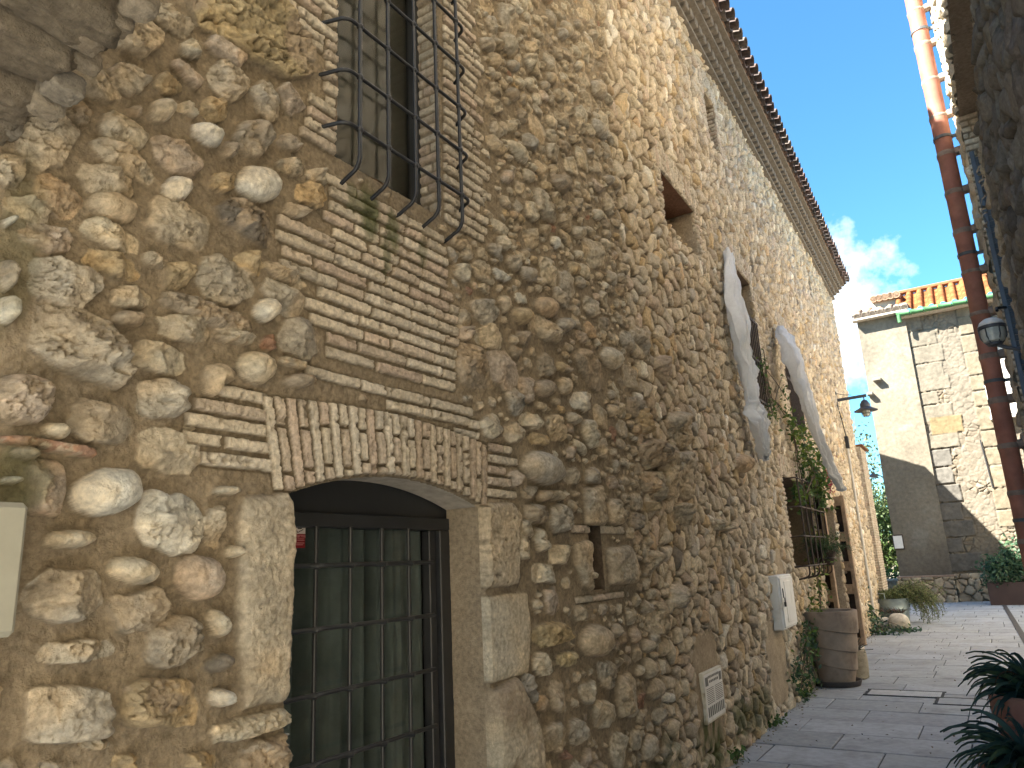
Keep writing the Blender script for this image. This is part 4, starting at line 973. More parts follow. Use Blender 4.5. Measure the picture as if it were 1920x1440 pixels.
# ------------------------------------------------------------------ right-hand building
XR = .34; YRE = 8.15
def right_building():
    t = thing('stone_building', 'shaded rubble building on the right edge with red clay downpipe', 'building', (XR, 4, 0))
    def f(S, Z):
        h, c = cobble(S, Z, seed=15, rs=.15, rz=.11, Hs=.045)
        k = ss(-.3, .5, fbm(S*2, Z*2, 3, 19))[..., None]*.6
        up = np.maximum.reduce([ss(-.15, .15, Z-(CH+2.75)+.25*fbm(S*.8, Z*.8, 3, 20)), ss(5.4, 5.1, S+.1*fbm(S*2, Z*2, 3, 20)), .65*ss(9.2, 9.6, S+.1*fbm(S*2, Z*2, 3, 20))])[..., None]  # shade of the low wall painted as dark stone; pale zones added for bounce
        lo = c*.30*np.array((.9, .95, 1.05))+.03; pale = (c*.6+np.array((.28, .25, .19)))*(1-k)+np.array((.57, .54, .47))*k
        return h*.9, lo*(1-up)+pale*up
    zt = 9.2; y0 = -4.0
    hol = [(3.6-y0, 7.2-y0, CH+2.62, CH+3.75), (5.7-y0, 7.2-y0, CH+1.0, CH+2.62)]
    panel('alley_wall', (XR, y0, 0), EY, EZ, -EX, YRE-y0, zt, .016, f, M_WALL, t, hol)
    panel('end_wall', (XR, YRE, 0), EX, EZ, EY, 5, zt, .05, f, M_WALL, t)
    bf = brick_field(tint=1.05, seed=4)
    panel('far_jamb', (XR-.01, 7.2, CH+1.0), EX, EZ, -EY, .5, 2.75, .01, bf, M_WALL, t)
    panel('lintel', (XR-.01, 3.6, CH+3.75), EX, EY, -EZ, .5, 3.6, .02, plaster_field((.36, .29, .22), .01, 5), M_WALL, t)
    panel('near_jamb', (XR-.01, 5.7, CH+1.0), EX, EZ, EY, .5, 1.62, .02, bf, M_WALL, t)
    panel('near_jamb', (XR-.01, 3.6, CH+2.62), EX, EZ, EY, .5, 1.13, .02, bf, M_WALL, t)
    panel('sill', (XR-.01, 3.6, CH+2.62), EX, EY, EZ, .5, 2.1, .03, bf, M_WALL, t)
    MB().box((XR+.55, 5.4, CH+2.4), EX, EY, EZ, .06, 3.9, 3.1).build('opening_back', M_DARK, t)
    b = MB(); b.box((XR+2.8, (y0+YRE)/2, zt+.06), EX, EY, EZ, 6.2, YRE-y0+.3, .12); b.build('roof', M_TILE, t)
    b = MB(); b.box((XR+5.0, (y0+YRE)/2, zt/2), EX, EY, EZ, .2, YRE-y0, zt); b.box((XR+2.5, y0-.1, zt/2), EX, EY, EZ, 5, .2, zt); b.build('rear_walls', M_CEMENT, t)
    # shutter folded back against the far jamb
    sh = MB()
    x0, x1, z0, z1 = XR+.0, XR+.17, CH+1.05, CH+3.35
    for xx in (x0+.02, x1-.02): sh.box((xx, 7.13, (z0+z1)/2), EX, EY, EZ, .035, .04, z1-z0, .004)
    n = 44
    for i in range(n): sh.box(((x0+x1)/2, 7.135, z0+.03+(z1-z0-.06)*i/n), EX, _nrm(EY+EZ*.7), _nrm(EZ-EY*.7), x1-x0-.04, .012, .045)
    so_ = sh.build('shutter', M_SHUTTER, t)
    hg = MB(); hg.tube([(XR+.02, 7.10, CH+1.9), (XR-.05, 7.06, CH+1.9), (XR-.05, 7.0, CH+1.86)], .012, 8); hg.build('hinge', M_IRON, so_)
    # clay downpipe with mortared joints and clamps
    dp = bpy.data.objects.new('downpipe', None); link(dp, t); PX, PY = .195, 8.0; dp.location = np.array((PX, PY, 0))-np.array(t.location)
    z = 0.0; L = .42; i = 0; rp = .078
    while z < zt:
        pr = [(rp*.98, 0), (rp, .03), (rp*1.0, L-.06), (rp*1.06, L-.02), (rp*1.06, L)]
        m_ = MB(); m_.lathe((PX, PY, z), pr, 28); m_.build('pipe_section', M_TERRAC, dp, True)
        z += L; i += 1
    for k in range(int(zt/.42)+1):
        z = k*.42; j = MB()
        e_ = random.uniform(.6, 1.1); pr = [(rp*1.01, -.035*e_), (rp*1.08, -.02*e_), (rp*1.10, .0), (rp*1.08, .02*e_), (rp*1.01, .03*e_)]
        j.lathe((PX, PY, z+.0), pr, 20); j.build('joint_mortar', M_JMORT, dp, True)
        q = MB(); q.box((PX+.09, PY-.005, z+.01), _nrm((1, .0, .05)), EY, EZ, .13, .07, .085, .02); q.build('mortar_dab', M_JMORT, dp, True)
        if k % 3 == 1:
            cc = MB(); cc.lathe((PX, PY, z+.17), [(rp*1.03, 0), (rp*1.1, 0), (rp*1.1, .03), (rp*1.03, .03)], 24); cc.box((PX+.10, PY, z+.185), EX, EY, EZ, .12, .02, .03); cc.build('clamp', M_CLAMP, dp, True)
    # bulkhead lamp
    lp = thing('wall_lamp', 'dark framed bulkhead lamp on the right building beside the clay downpipe', 'lamp', tuple(at(1862, 640, 5.6)))
    c = at(1861, 622, 5.6)
    d = MB(); d.lathe(c+EZ*.032, [(.072, 0), (.076, .014), (.065, .036), (.04, .054), (.004, .061)], 24); d.build('lamp_dome', M_WHITEBOX, lp, True)
    d = MB(); d.lathe(c+EZ*-.065, [(.032, -.014), (.061, .0), (.07, .036), (.072, .097)], 24); d.build('lamp_glass', M_LAMPGLASS, lp, True)
    d = MB(); d.lathe(c+EZ*.025, [(.073, -.009), (.081, -.006), (.081, .012), (.073, .014)], 24)
    d.lathe(c+EZ*-.083, [(.022, -.014), (.043, -.007), (.043, .009), (.022, .014)], 20)
    for k in range(6):
        a = k*math.pi/3; e = np.array((math.cos(a), math.sin(a), 0)); d.tube([c+e*.076+EZ*.022, c+e*.074-EZ*.036, c+e*.043-EZ*.083], .0045, 6)
    d.build('lamp_cage', M_LAMPSHADE, lp)
    d = MB(); d.tube([c+EZ*-.085, c+EX*.06-EZ*.12, (XR+.01, c[1]-.03, c[2]-.17)], .012, 8); d.lathe((XR-.03, c[1]-.03, c[2]-.17), [(.04, 0), (.04, .04)], 14, axis=EX); d.build('bracket', M_LAMPSHADE, lp)
right_building()

# ------------------------------------------------------------------ stone passage the camera stands in: only its ragged outer edge shows
def passage():
    t = thing('stone_arch', 'dark ragged rubble arch crossing overhead at the upper left corner', 'arch', (-.9, .5, 0))
    r = random.Random(9); xl, xr, yf = -D-.30, XR+.25, .80
    zc = lambda x: CH+1.22+.16*(1-((x+.915)/1.3)**2)
    def rock(c, sx, sy, sz, sd):
        V, F = [], []; nu, nv = 48, 30
        for i in range(nv+1):
            ph = -math.pi/2+math.pi*i/nv
            for k in range(nu):
                th = 2*math.pi*k/nu; e = .45
                f = lambda q: math.copysign(abs(q)**e, q)
                V.append((f(math.cos(ph))*f(math.cos(th)), f(math.cos(ph))*f(math.sin(th)), f(math.sin(ph))))
        V = np.array(V); nz_ = 1+.20*fbm(V[:, 0]*2.2+sd, V[:, 1]*2.2+V[:, 2]*1.7, 5, sd, .6); V = V*nz_[:, None]*np.array((sx, sy, sz))/2+np.array(c)
        F = [(i*nu+k, i*nu+(k+1) % nu, (i+1)*nu+(k+1) % nu, (i+1)*nu+k) for i in range(nv) for k in range(nu)]
        return V, F
    Vs, Fs, C_ = [], [], []; k = 0; x = xl
    while x < xr:
        wd = r.uniform(.13, .21); y = yf+r.uniform(-.035, .035)
        for j in range(2):
            ln = r.uniform(.24, .34)
            for row in range(2):
                V, F = rock((x+wd/2, y-ln/2+row*.02, zc(x+wd/2)+.13+r.uniform(-.015, .015)+row*.25), wd*1.03, ln*1.04, .28, 100+k)
                b = sum(len(q) for q in Vs); Vs.append(V); Fs += [tuple(i+b for i in f) for f in F]
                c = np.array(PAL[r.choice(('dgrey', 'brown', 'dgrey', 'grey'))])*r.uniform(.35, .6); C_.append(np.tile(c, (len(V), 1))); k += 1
            y -= ln
        for q in range(2):
            V, F = rock((x+wd*(.25+.5*q), yf+r.uniform(-.03, .03), zc(x)+r.uniform(.02, .09)), r.uniform(.05, .10), r.uniform(.06, .10), r.uniform(.05, .09), 300+k); k += 1
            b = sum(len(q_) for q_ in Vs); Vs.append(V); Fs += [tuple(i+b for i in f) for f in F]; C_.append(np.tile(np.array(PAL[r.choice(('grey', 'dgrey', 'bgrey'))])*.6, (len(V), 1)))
        x += wd
    base_mesh('arch_stones', np.concatenate(Vs), Fs, M_WALL, t, True, np.concatenate(C_))
    V = []; n = 20
    for i in range(n+1):
        x = xl+(xr-xl)*i/n
        for (yy, dz) in ((yf-.06, .09), (yf-.46, .09), (yf-.46, .52), (yf-.06, .52)): V.append((x, yy, zc(x)+dz))
    F = [(i*4+q, i*4+(q+1) % 4, i*4+4+(q+1) % 4, i*4+4+q) for i in range(n) for q in range(4)]
    base_mesh('arch_core', V, F, M_CEMENT, t)
passage()

# ------------------------------------------------------------------ small fittings on the house front
def meter_box():
    t = thing('meter_box', 'beige metal meter box with conduit at the left edge of the wall', 'meter box', tuple(PW(.9, 1.5, 0)))
    a = atx(48, 942, -D+.12); b = atx(48, 1192, -D+.12); z1, z0 = a[2], b[2]; s1 = (a[1]+b[1])/2-.005; wd = .30
    c = PW(s1-wd/2, (z0+z1)/2, .06)
    m = MB(); m.box(c, EX, EY, EZ, .12, wd, z1-z0, .012); m.build('box_body', M_BEIGEBOX, t)
    m = MB(); m.box(c+EX*.064, EX, EY, EZ, .012, wd-.02, z1-z0-.02, .005); d = m.build('box_lid', M_BEIGEBOX, t)
    m = MB()
    for ss_ in (-.015, .015): m.tube([PW(s1-.03+ss_*1.2-.03, z0+.01, .05), PW(s1-.03+ss_*1.2-.03, .0, .05)], .012, 10)
    m.build('conduit', M_PVC, t, True)
meter_box()
def utility_box():
    a = W(1437, 1080); b = W(1474, 1175); s0, s1, z0, z1 = a[0], W(1462, 1075)[0]+.02, W(1449, 1183)[1], a[1]
    t = thing('utility_box', 'white plastic utility box with padlock low on the cobbled wall', 'utility box', tuple(PW((s0+s1)/2, z0)))
    n, tt = NB, TB; sc, zc = (s0+s1)/2, (z0+z1)/2
    m = MB(); m.box(PW(sc, zc, .05), n, tt, EZ, .14, s1-s0, z1-z0, .012); m.build('box_body', M_WHITEBOX, t)
    m = MB(); m.box(PW(sc, zc, .125), n, tt, EZ, .02, s1-s0-.05, z1-z0-.05, .008); m.box(PW(sc, zc, .137), n, tt, EZ, .008, (s1-s0)*.45, z1-z0-.14, .004); d = m.build('box_door', M_WHITEBOX, t)
    m = MB(); m.box(PW(s0+.09, zc-.02, .15), n, tt, EZ, .02, .035, .05, .004); m.tube([PW(s0+.078, zc+.005, .15), PW(s0+.078, zc+.05, .15), PW(s0+.102, zc+.05, .15), PW(s0+.102, zc+.005, .15)], .004, 6); m.tube([PW(s0+.09, zc+.05, .14), PW(s0+.09, zc+.15, .14)], .006, 6); m.build('padlock', M_IRON, t)
utility_box()
def plate():
    q = [W(*p) for p in ((1309, 1263), (1343, 1250), (1350, 1340), (1315, 1352))]
    s0, s1 = (q[0][0]+q[3][0])/2, (q[1][0]+q[2][0])/2; z0, z1 = (q[2][1]+q[3][1])/2, (q[0][1]+q[1][1])/2
    t = thing('vent_plate', 'pale printed vent plate in a mortar patch low on the wall', 'vent plate', tuple(PW((s0+s1)/2, z0)))
    n, tt = NB, TB; w, h = s1-s0, z1-z0; H0 = .045
    B = lambda m, x0, x1, y0, y1, hh, d: m.box(PW(s0+w*(x0+x1)/2, z0+h*(y0+y1)/2, hh), n, tt, EZ, d, w*(x1-x0), h*(y1-y0))
    m = MB(); m.box(PW((s0+s1)/2, (z0+z1)/2, H0-.03), n, tt, EZ, .06, w+.02, h+.02, .004); m.build('plate_frame', M_PLATE, t)
    m = MB(); B(m, .02, .98, .02, .98, H0, .004); m.build('plate_face', M_WHITEBOX, t)
    m = MB()
    for i in range(9): B(m, .08+i*.10, .08+i*.10+.055, .10, .30, H0+.003, .002)                    # dark ruled block at the foot
    for i in range(9): B(m, .08, .46, .36+i*.038, .372+i*.038, H0+.003, .002); B(m, .54, .94, .36+i*.038, .372+i*.038, H0+.003, .002)   # two columns of small lines
    B(m, .06, .20, .74, .92, H0+.003, .002); B(m, .82, .94, .74, .92, H0+.003, .002)
    for i in range(8): B(m, .22+i*.075, .22+i*.075+.045, .88, .93, H0+.003, .002)
    for i in range(6): B(m, .27+i*.085, .27+i*.085+.05, .78, .83, H0+.003, .002)
    m.build('plate_print', M_GREYP, t)
plate()
def street_lamp():
    s, z = W(1567, 752); t = thing('street_lamp', 'bracket street lamp with conical metal shade near the far end of the stone house', 'street lamp', tuple(PW(s, z)))
    n, tt = NB, TB; L = .62
    m = MB(); m.box(PW(s, z-.0, .02), n, tt, EZ, .03, .10, .42, .005); m.box(PW(s, z+.02, L/2+.02), _nrm(n+EZ*.03), tt, _nrm(EZ-n*.03), L, .05, .065, .005); m.tube([PW(s, z+.17, .03), PW(s, z+.11, .2), PW(s, z+.085, L*.55)], .008, 6); m.build('arm', M_LAMPSHADE, t)
    c = PW(s, z-.04, L-.04)
    m = MB(); m.tube([c+EZ*.06, c-EZ*.03], .014, 8); m.lathe(c-EZ*.26, [(.245, -.015), (.25, -.008), (.12, .06), (.105, .075), (.105, .14), (.075, .19), (.06, .22), (.02, .24)], 28); m.build('lamp_shade', M_LAMPSHADE, t, True)
    m = MB(); m.lathe(c-EZ*.40, [(.02, 0), (.062, .012), (.078, .06), (.082, .14)], 20); m.build('lamp_glass', M_LAMPGLASS, t, True)
    m = MB()
    for k in range(8): a = k*math.pi/4; e = np.array((math.cos(a), math.sin(a), 0)); m.tube([c+e*.095-EZ*.26, c+e*.092-EZ*.38, c+e*.03-EZ*.415], .005, 5)
    m.lathe(c-EZ*.34, [(.088, 0), (.1, 0), (.1, .012), (.088, .012)], 20); m.build('lamp_cage', M_LAMPSHADE, t)
    # cable and conduit down the wall
    cs = W(1590, 880)[0]; z2 = W(1586, 842)[1]
    o = thing('wall_conduit', 'pale conduit with black junction running down the far end of the cobbled wall', 'conduit', tuple(PW(cs, 0)))
    m = MB(); m.tube([PW(cs, z2, .06), PW(cs, .15, .06)], .028, 10); m.build('pipe', M_PVC, o, True)
    m = MB(); m.box(PW(cs, z2+.12, .07), n, tt, EZ, .08, .09, .28, .01); m.build('junction_box', M_IRON, o)
    m = MB(); m.tube([PW(cs, z2+.25, .07), PW(cs-.15, z2+.6, .05), PW(s-.02, z-.25, .04)], .012, 6); m.build('cable', M_IRON, o)
street_lamp()
# cloth strips hung from the windows
def cloth(pts, label, folds=5):
    """pts: list of (s, z, h, half width, half depth)"""
    P = np.array(pts); n = 110; tt = np.linspace(0, 1, n); q = np.linspace(0, 1, len(P)); sdc = int(P[0, 0]*100) % 50
    I = np.stack([np.interp(tt, q, P[:, k]) for k in range(5)], 1); V = []; m = 96
    for k in range(5): I[:, k] = np.convolve(np.pad(I[:, k], 4, 'edge'), np.ones(9)/9, 'valid')
    for i in range(n):
        s, z, h, w_, d_ = I[i]; w_ *= 1.2; d_ *= 1.1; nn, t2 = PWn(s)
        for k in range(m):
            a = 2*math.pi*k/m; x = math.cos(a)
            tw = .8*math.sin(i*.045+sdc); ph = x*folds*1.1+tw*2.2+.9*float(vn(np.array(i*.06), np.array(x*1.2+sdc), 5))
            pleat = (1-abs(math.sin(ph)))**.8                     # sharp creases between soft folds
            crease = float(fbm(np.array(i*.16+x*2.0), np.array(x*3.0-i*.07+sdc), 3, 6))
            depth = d_*(math.sin(a)*(.55 if math.sin(a) < 0 else .75)+1.5*(pleat-.4)+.9*crease)
            V.append(PW(s+w_*x*(1+.12*math.sin(i*.21+sdc)+.10*crease), z+.02*math.sin(a*3), max(h+depth, .012)))
    F = [(i*m+k, i*m+(k+1) % m, (i+1)*m+(k+1) % m, (i+1)*m+k) for i in range(n-1) for k in range(m)]
    F += [tuple(range(m-1, -1, -1)), tuple((n-1)*m+k for k in range(m))]
    o = base_mesh('cloth_drape', V, F, M_CLOTH, None, True); tag(o, label, 'cloth', 'white cloths hung from the upper windows')
hh = .22
def cp(u, v, hw, hd, h=.2): s, z = W(u, v, h); return (s, z, h, hw, hd)
cloth([cp(1362, 468, .10, .03, .06), cp(1370, 530, .13, .05, .12), cp(1385, 620, .15, .06, .16), cp(1401, 700, .17, .06, .16), cp(1409, 748, .11, .045, .16), cp(1413, 768, .19, .06, .16), cp(1420, 805, .17, .055, .15), cp(1429, 840, .12, .05, .14), cp(1434, 862, .06, .03, .12)],
      'long twisted white cloth hanging past the nearer barred upper window')
cloth([cp(1461, 614, .10, .04, .10), cp(1473, 640, .20, .07, .2), cp(1490, 690, .19, .07, .3), cp(1512, 755, .12, .05, .38), cp(1532, 815, .12, .05, .42), cp(1553, 865, .11, .045, .46), cp(1567, 900, .14, .05, .48), cp(1577, 920, .15, .04, .48)],
      'white cloth swept sideways from the farther barred upper window towards the climber')

# ------------------------------------------------------------------ plants
def leaf_cloud(pts, size, cols, rnd, up=.35, asp=.55, jit=.35):
    """diamond leaves with a folded midrib at each point; returns V, F, C"""
    pts = np.asarray(pts, float); n = len(pts); rg = np.random.RandomState(rnd)
    d = rg.normal(size=(n, 3)); d[:, 2] -= .2; d /= np.linalg.norm(d, axis=1)[:, None]
    nn = rg.normal(size=(n, 3)); nn[:, 2] = abs(nn[:, 2])+up; sd = np.cross(d, nn); sd /= np.linalg.norm(sd, axis=1)[:, None]+1e-9
    nn = np.cross(sd, d)
    L = size*(1+jit*rg.uniform(-1, 1, n))[:, None]; wv = L*asp/2
    b = pts; tip = pts+d*L; ml = pts+d*L*.45+sd*wv+nn*L*.10; mr = pts+d*L*.45-sd*wv+nn*L*.10
    V = np.stack([b, ml, tip, mr], 1).reshape(-1, 3); i = np.arange(n)*4
    F = np.concatenate([np.stack([i, i+1, i+2], 1), np.stack([i, i+2, i+3], 1)])
    cols = np.array(cols); c = cols[rg.randint(0, len(cols), n)]*rg.uniform(.7, 1.25, n)[:, None]
    return V, F, np.repeat(c, 4, 0)
GREENS = [(.075, .14, .04), (.09, .17, .045), (.06, .115, .04), (.115, .19, .05)]
YGREEN = [(.12, .19, .03), (.16, .22, .04), (.09, .16, .03)]
BLUEG = [(.05, .10, .065), (.07, .135, .085), (.04, .085, .055)]
def clumps(c, ext, n, k, rnd, fill=.5):
    """points in k clumps inside an ellipsoid"""
    rg = np.random.RandomState(rnd); cc = rg.normal(size=(k, 3)); cc /= np.linalg.norm(cc, axis=1)[:, None]; cc *= rg.uniform(.35, 1, (k, 1))**.6
    p = cc[rg.randint(0, k, n)]+rg.normal(size=(n, 3))*fill*rg.uniform(.4, 1, (n, 1)); return np.asarray(c)+p*np.asarray(ext)
def leaf_obj(name, parts, m, parent):
    V = []; F = []; C_ = []; b = 0
    for (v, f, c) in parts: V.append(v); F.append(f+b); C_.append(c); b += len(v)
    return base_mesh(name, np.concatenate(V), np.concatenate(F), m, parent, False, np.concatenate(C_))
def blades(c, n, ln, wd, rnd, cols, droop=1.0, spread=1.0, parent=None, name='leaves', zmin=None, up0=.5):
    """arching strap leaves from a crown"""
    r = random.Random(rnd); V, F, C_ = [], [], []
    for i in range(n):
        a = r.uniform(0, 2*math.pi); L = ln*r.uniform(.6, 1.1); el = r.uniform(.25, 1.35); d = np.array((math.cos(a), math.sin(a), 0)); m = 9; rl = r.uniform(-1.0, 1.0)
        col = np.array(r.choice(cols))*r.uniform(.7, 1.25); sd = np.array((-math.sin(a), math.cos(a), 0)); p = np.array(c)+d*.02; b = len(V); ang = el
        for k in range(m+1):
            t = k/m; wv = wd*(1-t**2.2)*(.6+.4*min(1, t*5)); tw_ = sd*math.cos(rl)+EZ*math.sin(rl); V.append(p+tw_*wv/2+EZ*.004); V.append(p-EZ*.003); V.append(p-tw_*wv/2+EZ*.004); C_ += [col]*3
            ang = el-droop*1.6*t**1.5; p = p+(d*math.cos(ang)*spread+EZ*math.sin(ang))*L/m
            if zmin is not None: p[2] = max(p[2], zmin)
        for k in range(m):
            for q in (0, 1): F.append((b+k*3+q, b+k*3+q+1, b+k*3+q+4, b+k*3+q+3))
    return base_mesh(name, V, F, M_LEAF, parent, True, np.array(C_))
def clay_pot(name, c, r0, r1, h, m, label, cat, group=None):
    t = thing(name, label, cat, tuple(c), group)
    b = MB(); b.lathe(c, [(r0*.95, 0), (r0, .01), (r1*.94, h*.86), (r1*1.02, h*.87), (r1*1.03, h*.99), (r1*.93, h), (r1*.90, h*.9)], 36); b.build('pot', m, t, True)
    b = MB(); b.lathe(np.array(c)+EZ*h*.88, [(r1*.9, 0), (r1*.5, .015), (.01, .02)], 24); b.build('soil', M_SOIL, t)
    return t
# foreground strap-leaf plants, lower right
for i, (uv, Y, lb, rnd) in enumerate((((1944, 1300), 4.6, 'dark strap leaf plant in clay pot at right edge, the farther of the pair', 3), ((1944, 1440), 3.9, 'dark strap leaf plant at lower right corner, nearest to the camera', 8))):
    p = at(*uv, Y); zb = max(.05, p[2]); pot = clay_pot('potted_plant', (p[0], p[1], 0), .15, .20, zb, M_TERRAC, lb, 'potted plant', 'strap leaf plants along the right side')
    blades((p[0], p[1], zb-.02), 170, .35, .032, rnd, [(.035, .07, .055), (.05, .09, .065), (.028, .055, .048), (.065, .105, .055)], droop=1.15, parent=pot)
    blades((p[0], p[1], zb-.02), 12, .30, .016, rnd+40, [(.12, .06, .035), (.09, .05, .03)], droop=1.7, parent=pot, name='dead_leaves')
# big spiral pot with saucer
def spiral_pot():
    g = ground(1570, 1284); t = thing('clay_pot', 'large taupe clay pot with spiral ledges standing on dark saucer', 'plant pot', tuple(g))
    b = MB(); b.lathe(g, [(.22, 0), (.285, .005), (.31, .07), (.295, .072), (.27, .03), (.22, .03)], 48); b.build('saucer', M_SAUCER, t, True)
    V = []; n = 72; h = .93; prof = []
    rad = lambda z: .215+(.365-.215)*(z/h)**.95
    lev = [(.035, 0), (.24, 0), (.27, .022), (.46, .0), (.49, .024), (.68, 0), (.71, .026), (h-.02, .012), (h, .0)]
    for (z, e) in [(.035, 0)]+[(z, 0) for z in ()]: pass
    rows = [(.032, 0)]
    for zl in (.25, .47, .70): rows += [(zl-.012, 0), (zl, .020), (zl+.05, .017)]
    rows += [(h-.03, .010), (h, .004), (h, -.035), (h-.10, -.05)]
    for (z, e) in rows:
        for k in range(n):
            a = 2*math.pi*k/n; zz = z-(.055*math.cos(a-.2)*(1 if .1 < z < .8 else 0)); r_ = rad(z)+e
            V.append(g+np.array((r_*math.cos(a), r_*math.sin(a), zz)))
    F = [(i*n+k, i*n+(k+1) % n, (i+1)*n+(k+1) % n, (i+1)*n+k) for i in range(len(rows)-1) for k in range(n)]+[tuple(range(n-1, -1, -1))]
    o = base_mesh('pot', V, F, M_POT, t, True)
    try: o.data.set_sharp_from_angle(angle=R_(35))
    except Exception: pass
    b = MB(); b.lathe(g+EZ*(h-.09), [(.315, 0), (.2, .012), (.01, .02)], 30); b.build('soil', M_SOIL, t)
    V = clumps(g+EZ*(h-.03)+EX*-.12, (.12, .12, .05), 160, 8, 5); leaf_obj('moss_cushion', [leaf_cloud(V, .04, YGREEN, 4)], M_LEAF, t)
    # thin climbing stem from the pot
    c = thing('climbing_vine', 'thin leafy vine climbing the wall out of the large clay pot', 'vine', tuple(g+EZ*.86+EX*-.13))
    s_, z_ = W(1535, 1080); top = PW(s_, 1.75, .12); base = g+EZ*(h-.08)+EX*-.13
    pts = [base+(top-base)*q+np.array((.03*math.sin(q*9), .03*math.cos(q*7), 0)) for q in np.linspace(0, 1, 16)]
    m = MB(); m.tube(pts, [.012*(1-.5*i/15) for i in range(16)], 6); m.tube([p+np.array((.02*math.sin(i*1.3), .02*math.cos(i*1.1), 0)) for i, p in enumerate(pts)], .006, 5); m.build('stem', M_BARK, c)
    P = []; r = np.random.RandomState(4)
    for p in pts[2:]: P += [p+r.normal(size=3)*.05 for _ in range(7)]
    P += list(clumps(pts[-1], (.15, .2, .2), 60, 6, 8)); P += list(clumps(base+EZ*.05+EX*-.1+EY*.05, (.12, .2, .16), 50, 6, 9))
    leaf_obj('leaves', [leaf_cloud(P, .075, YGREEN+GREENS[:2], 6)], M_LEAF, c)
spiral_pot()
def lowpots():
    g = ground(1566, 1250); g[0] += .02
    t = thing('zinc_bucket', 'green zinc bucket standing behind the large clay pot', 'bucket', tuple(g))
    zt = .66; b = MB(); b.lathe(g, [(.15, 0), (.155, .01), (.19, zt-.12), (.20, zt-.1), (.19, zt-.07), (.205, zt), (.198, zt), (.18, zt-.08), (.02, zt-.1)], 36); b.build('bucket_body', M_BOWL, t, True)
    g = ground(1606, 1272)
    t = thing('stone_pot', 'small mossy stone pot with spiky agave beside the large clay pot', 'plant pot', tuple(g))
    b = MB(); V = []
    b.lathe(g, [(.13, 0), (.165, .02), (.175, .20), (.168, .34), (.155, .37), (.11, .37), (.10, .31), (.01, .31)], 32)
    v = np.array(b.v); d = v-np.array(g); k = 1+.05*fbm(d[:, 0]*9, d[:, 1]*9+d[:, 2]*7, 3, 4); d[:, :2] *= k[:, None]; b.v = [tuple(x) for x in d+np.array(g)]
    b.build('pot', mat('mossy_stone', (.36, .32, .24), .95, scale=14, var=.3, bump=.7, bscale=60, bdist=.01, stain=(.13, .13, .06), stain_scale=5), t, True)
    blades(tuple(g+EZ*.32), 26, .24, .035, 12, [(.06, .08, .07), (.05, .07, .06), (.10, .09, .07)], droop=.25, parent=t, name='agave_leaves')
lowpots()
# ivy at the foot of the wall
def ivy(name, label, pieces, cols, size, rnd, cat='ivy', stems=True):
    p0 = pieces[0][0]; t = thing(name, label, cat, (float(p0[0]), float(p0[1]), float(p0[2]))); P = []
    for i, (c, ext, n) in enumerate(pieces): P.append(clumps(c, ext, n, max(5, n//14), rnd+i))
    leaf_obj('leaves', [leaf_cloud(np.concatenate(P), size, cols, rnd)], M_LEAF, t)
    if stems:
        r = random.Random(rnd); m = MB(); q = np.concatenate(P)
        for k in range(14):
            a = q[r.randrange(len(q))]; b = pieces[r.randrange(len(pieces))][0]; m.tube([a, (a+np.asarray(b))/2+np.array((0, 0, .03)), b], .006, 5)
        m.build('stems', M_BARK, t)
    return t
w_ = lambda u, v, h: PW(*W(u, v, h), h)
ivy('ivy', 'green ivy growing up the wall foot behind the large clay pot', [(w_(1508, 1265, .12), (.10, .35, .25), 200), (w_(1512, 1215, .12), (.08, .35, .25), 150), (w_(1520, 1180, .12), (.08, .3, .2), 70)], BLUEG+GREENS, .065, 31)
# climber over the lower barred window, with flowers
def climber():
    t = ivy('climbing_shrub', 'dense green climber with pink flowers over the lower barred window', [(w_(1508, 830, .12), (.12, .5, .30), 220), (w_(1522, 880, .16), (.14, .5, .35), 300), (w_(1535, 915, .18), (.15, .5, .25), 220), (w_(1512, 925, .2), (.14, .3, .18), 90), (w_(1485, 800, .1), (.06, .3, .15), 60)], GREENS+YGREEN, .08, 51, 'climbing shrub')
    leaf_obj('flowers', [leaf_cloud(np.concatenate([clumps(w_(1550, 885, .24), (.14, .35, .16), 150, 9, 4), clumps(w_(1558, 912, .26), (.10, .25, .1), 60, 6, 5)]), .05, [(.38, .07, .10), (.46, .10, .14), (.30, .05, .07)], 5)], M_PETAL, t)
climber()
ivy('wall_creeper', 'sparse creeper clinging to the cobbles right of the nearer barred upper window', [(w_(1434, 690, .06), (.05, .30, .2), 45), (w_(1440, 740, .06), (.05, .3, .25), 60), (w_(1448, 775, .06), (.05, .3, .15), 40), (w_(1472, 770, .06), (.05, .3, .3), 60)], GREENS+YGREEN[:1], .06, 71, 'creeper')
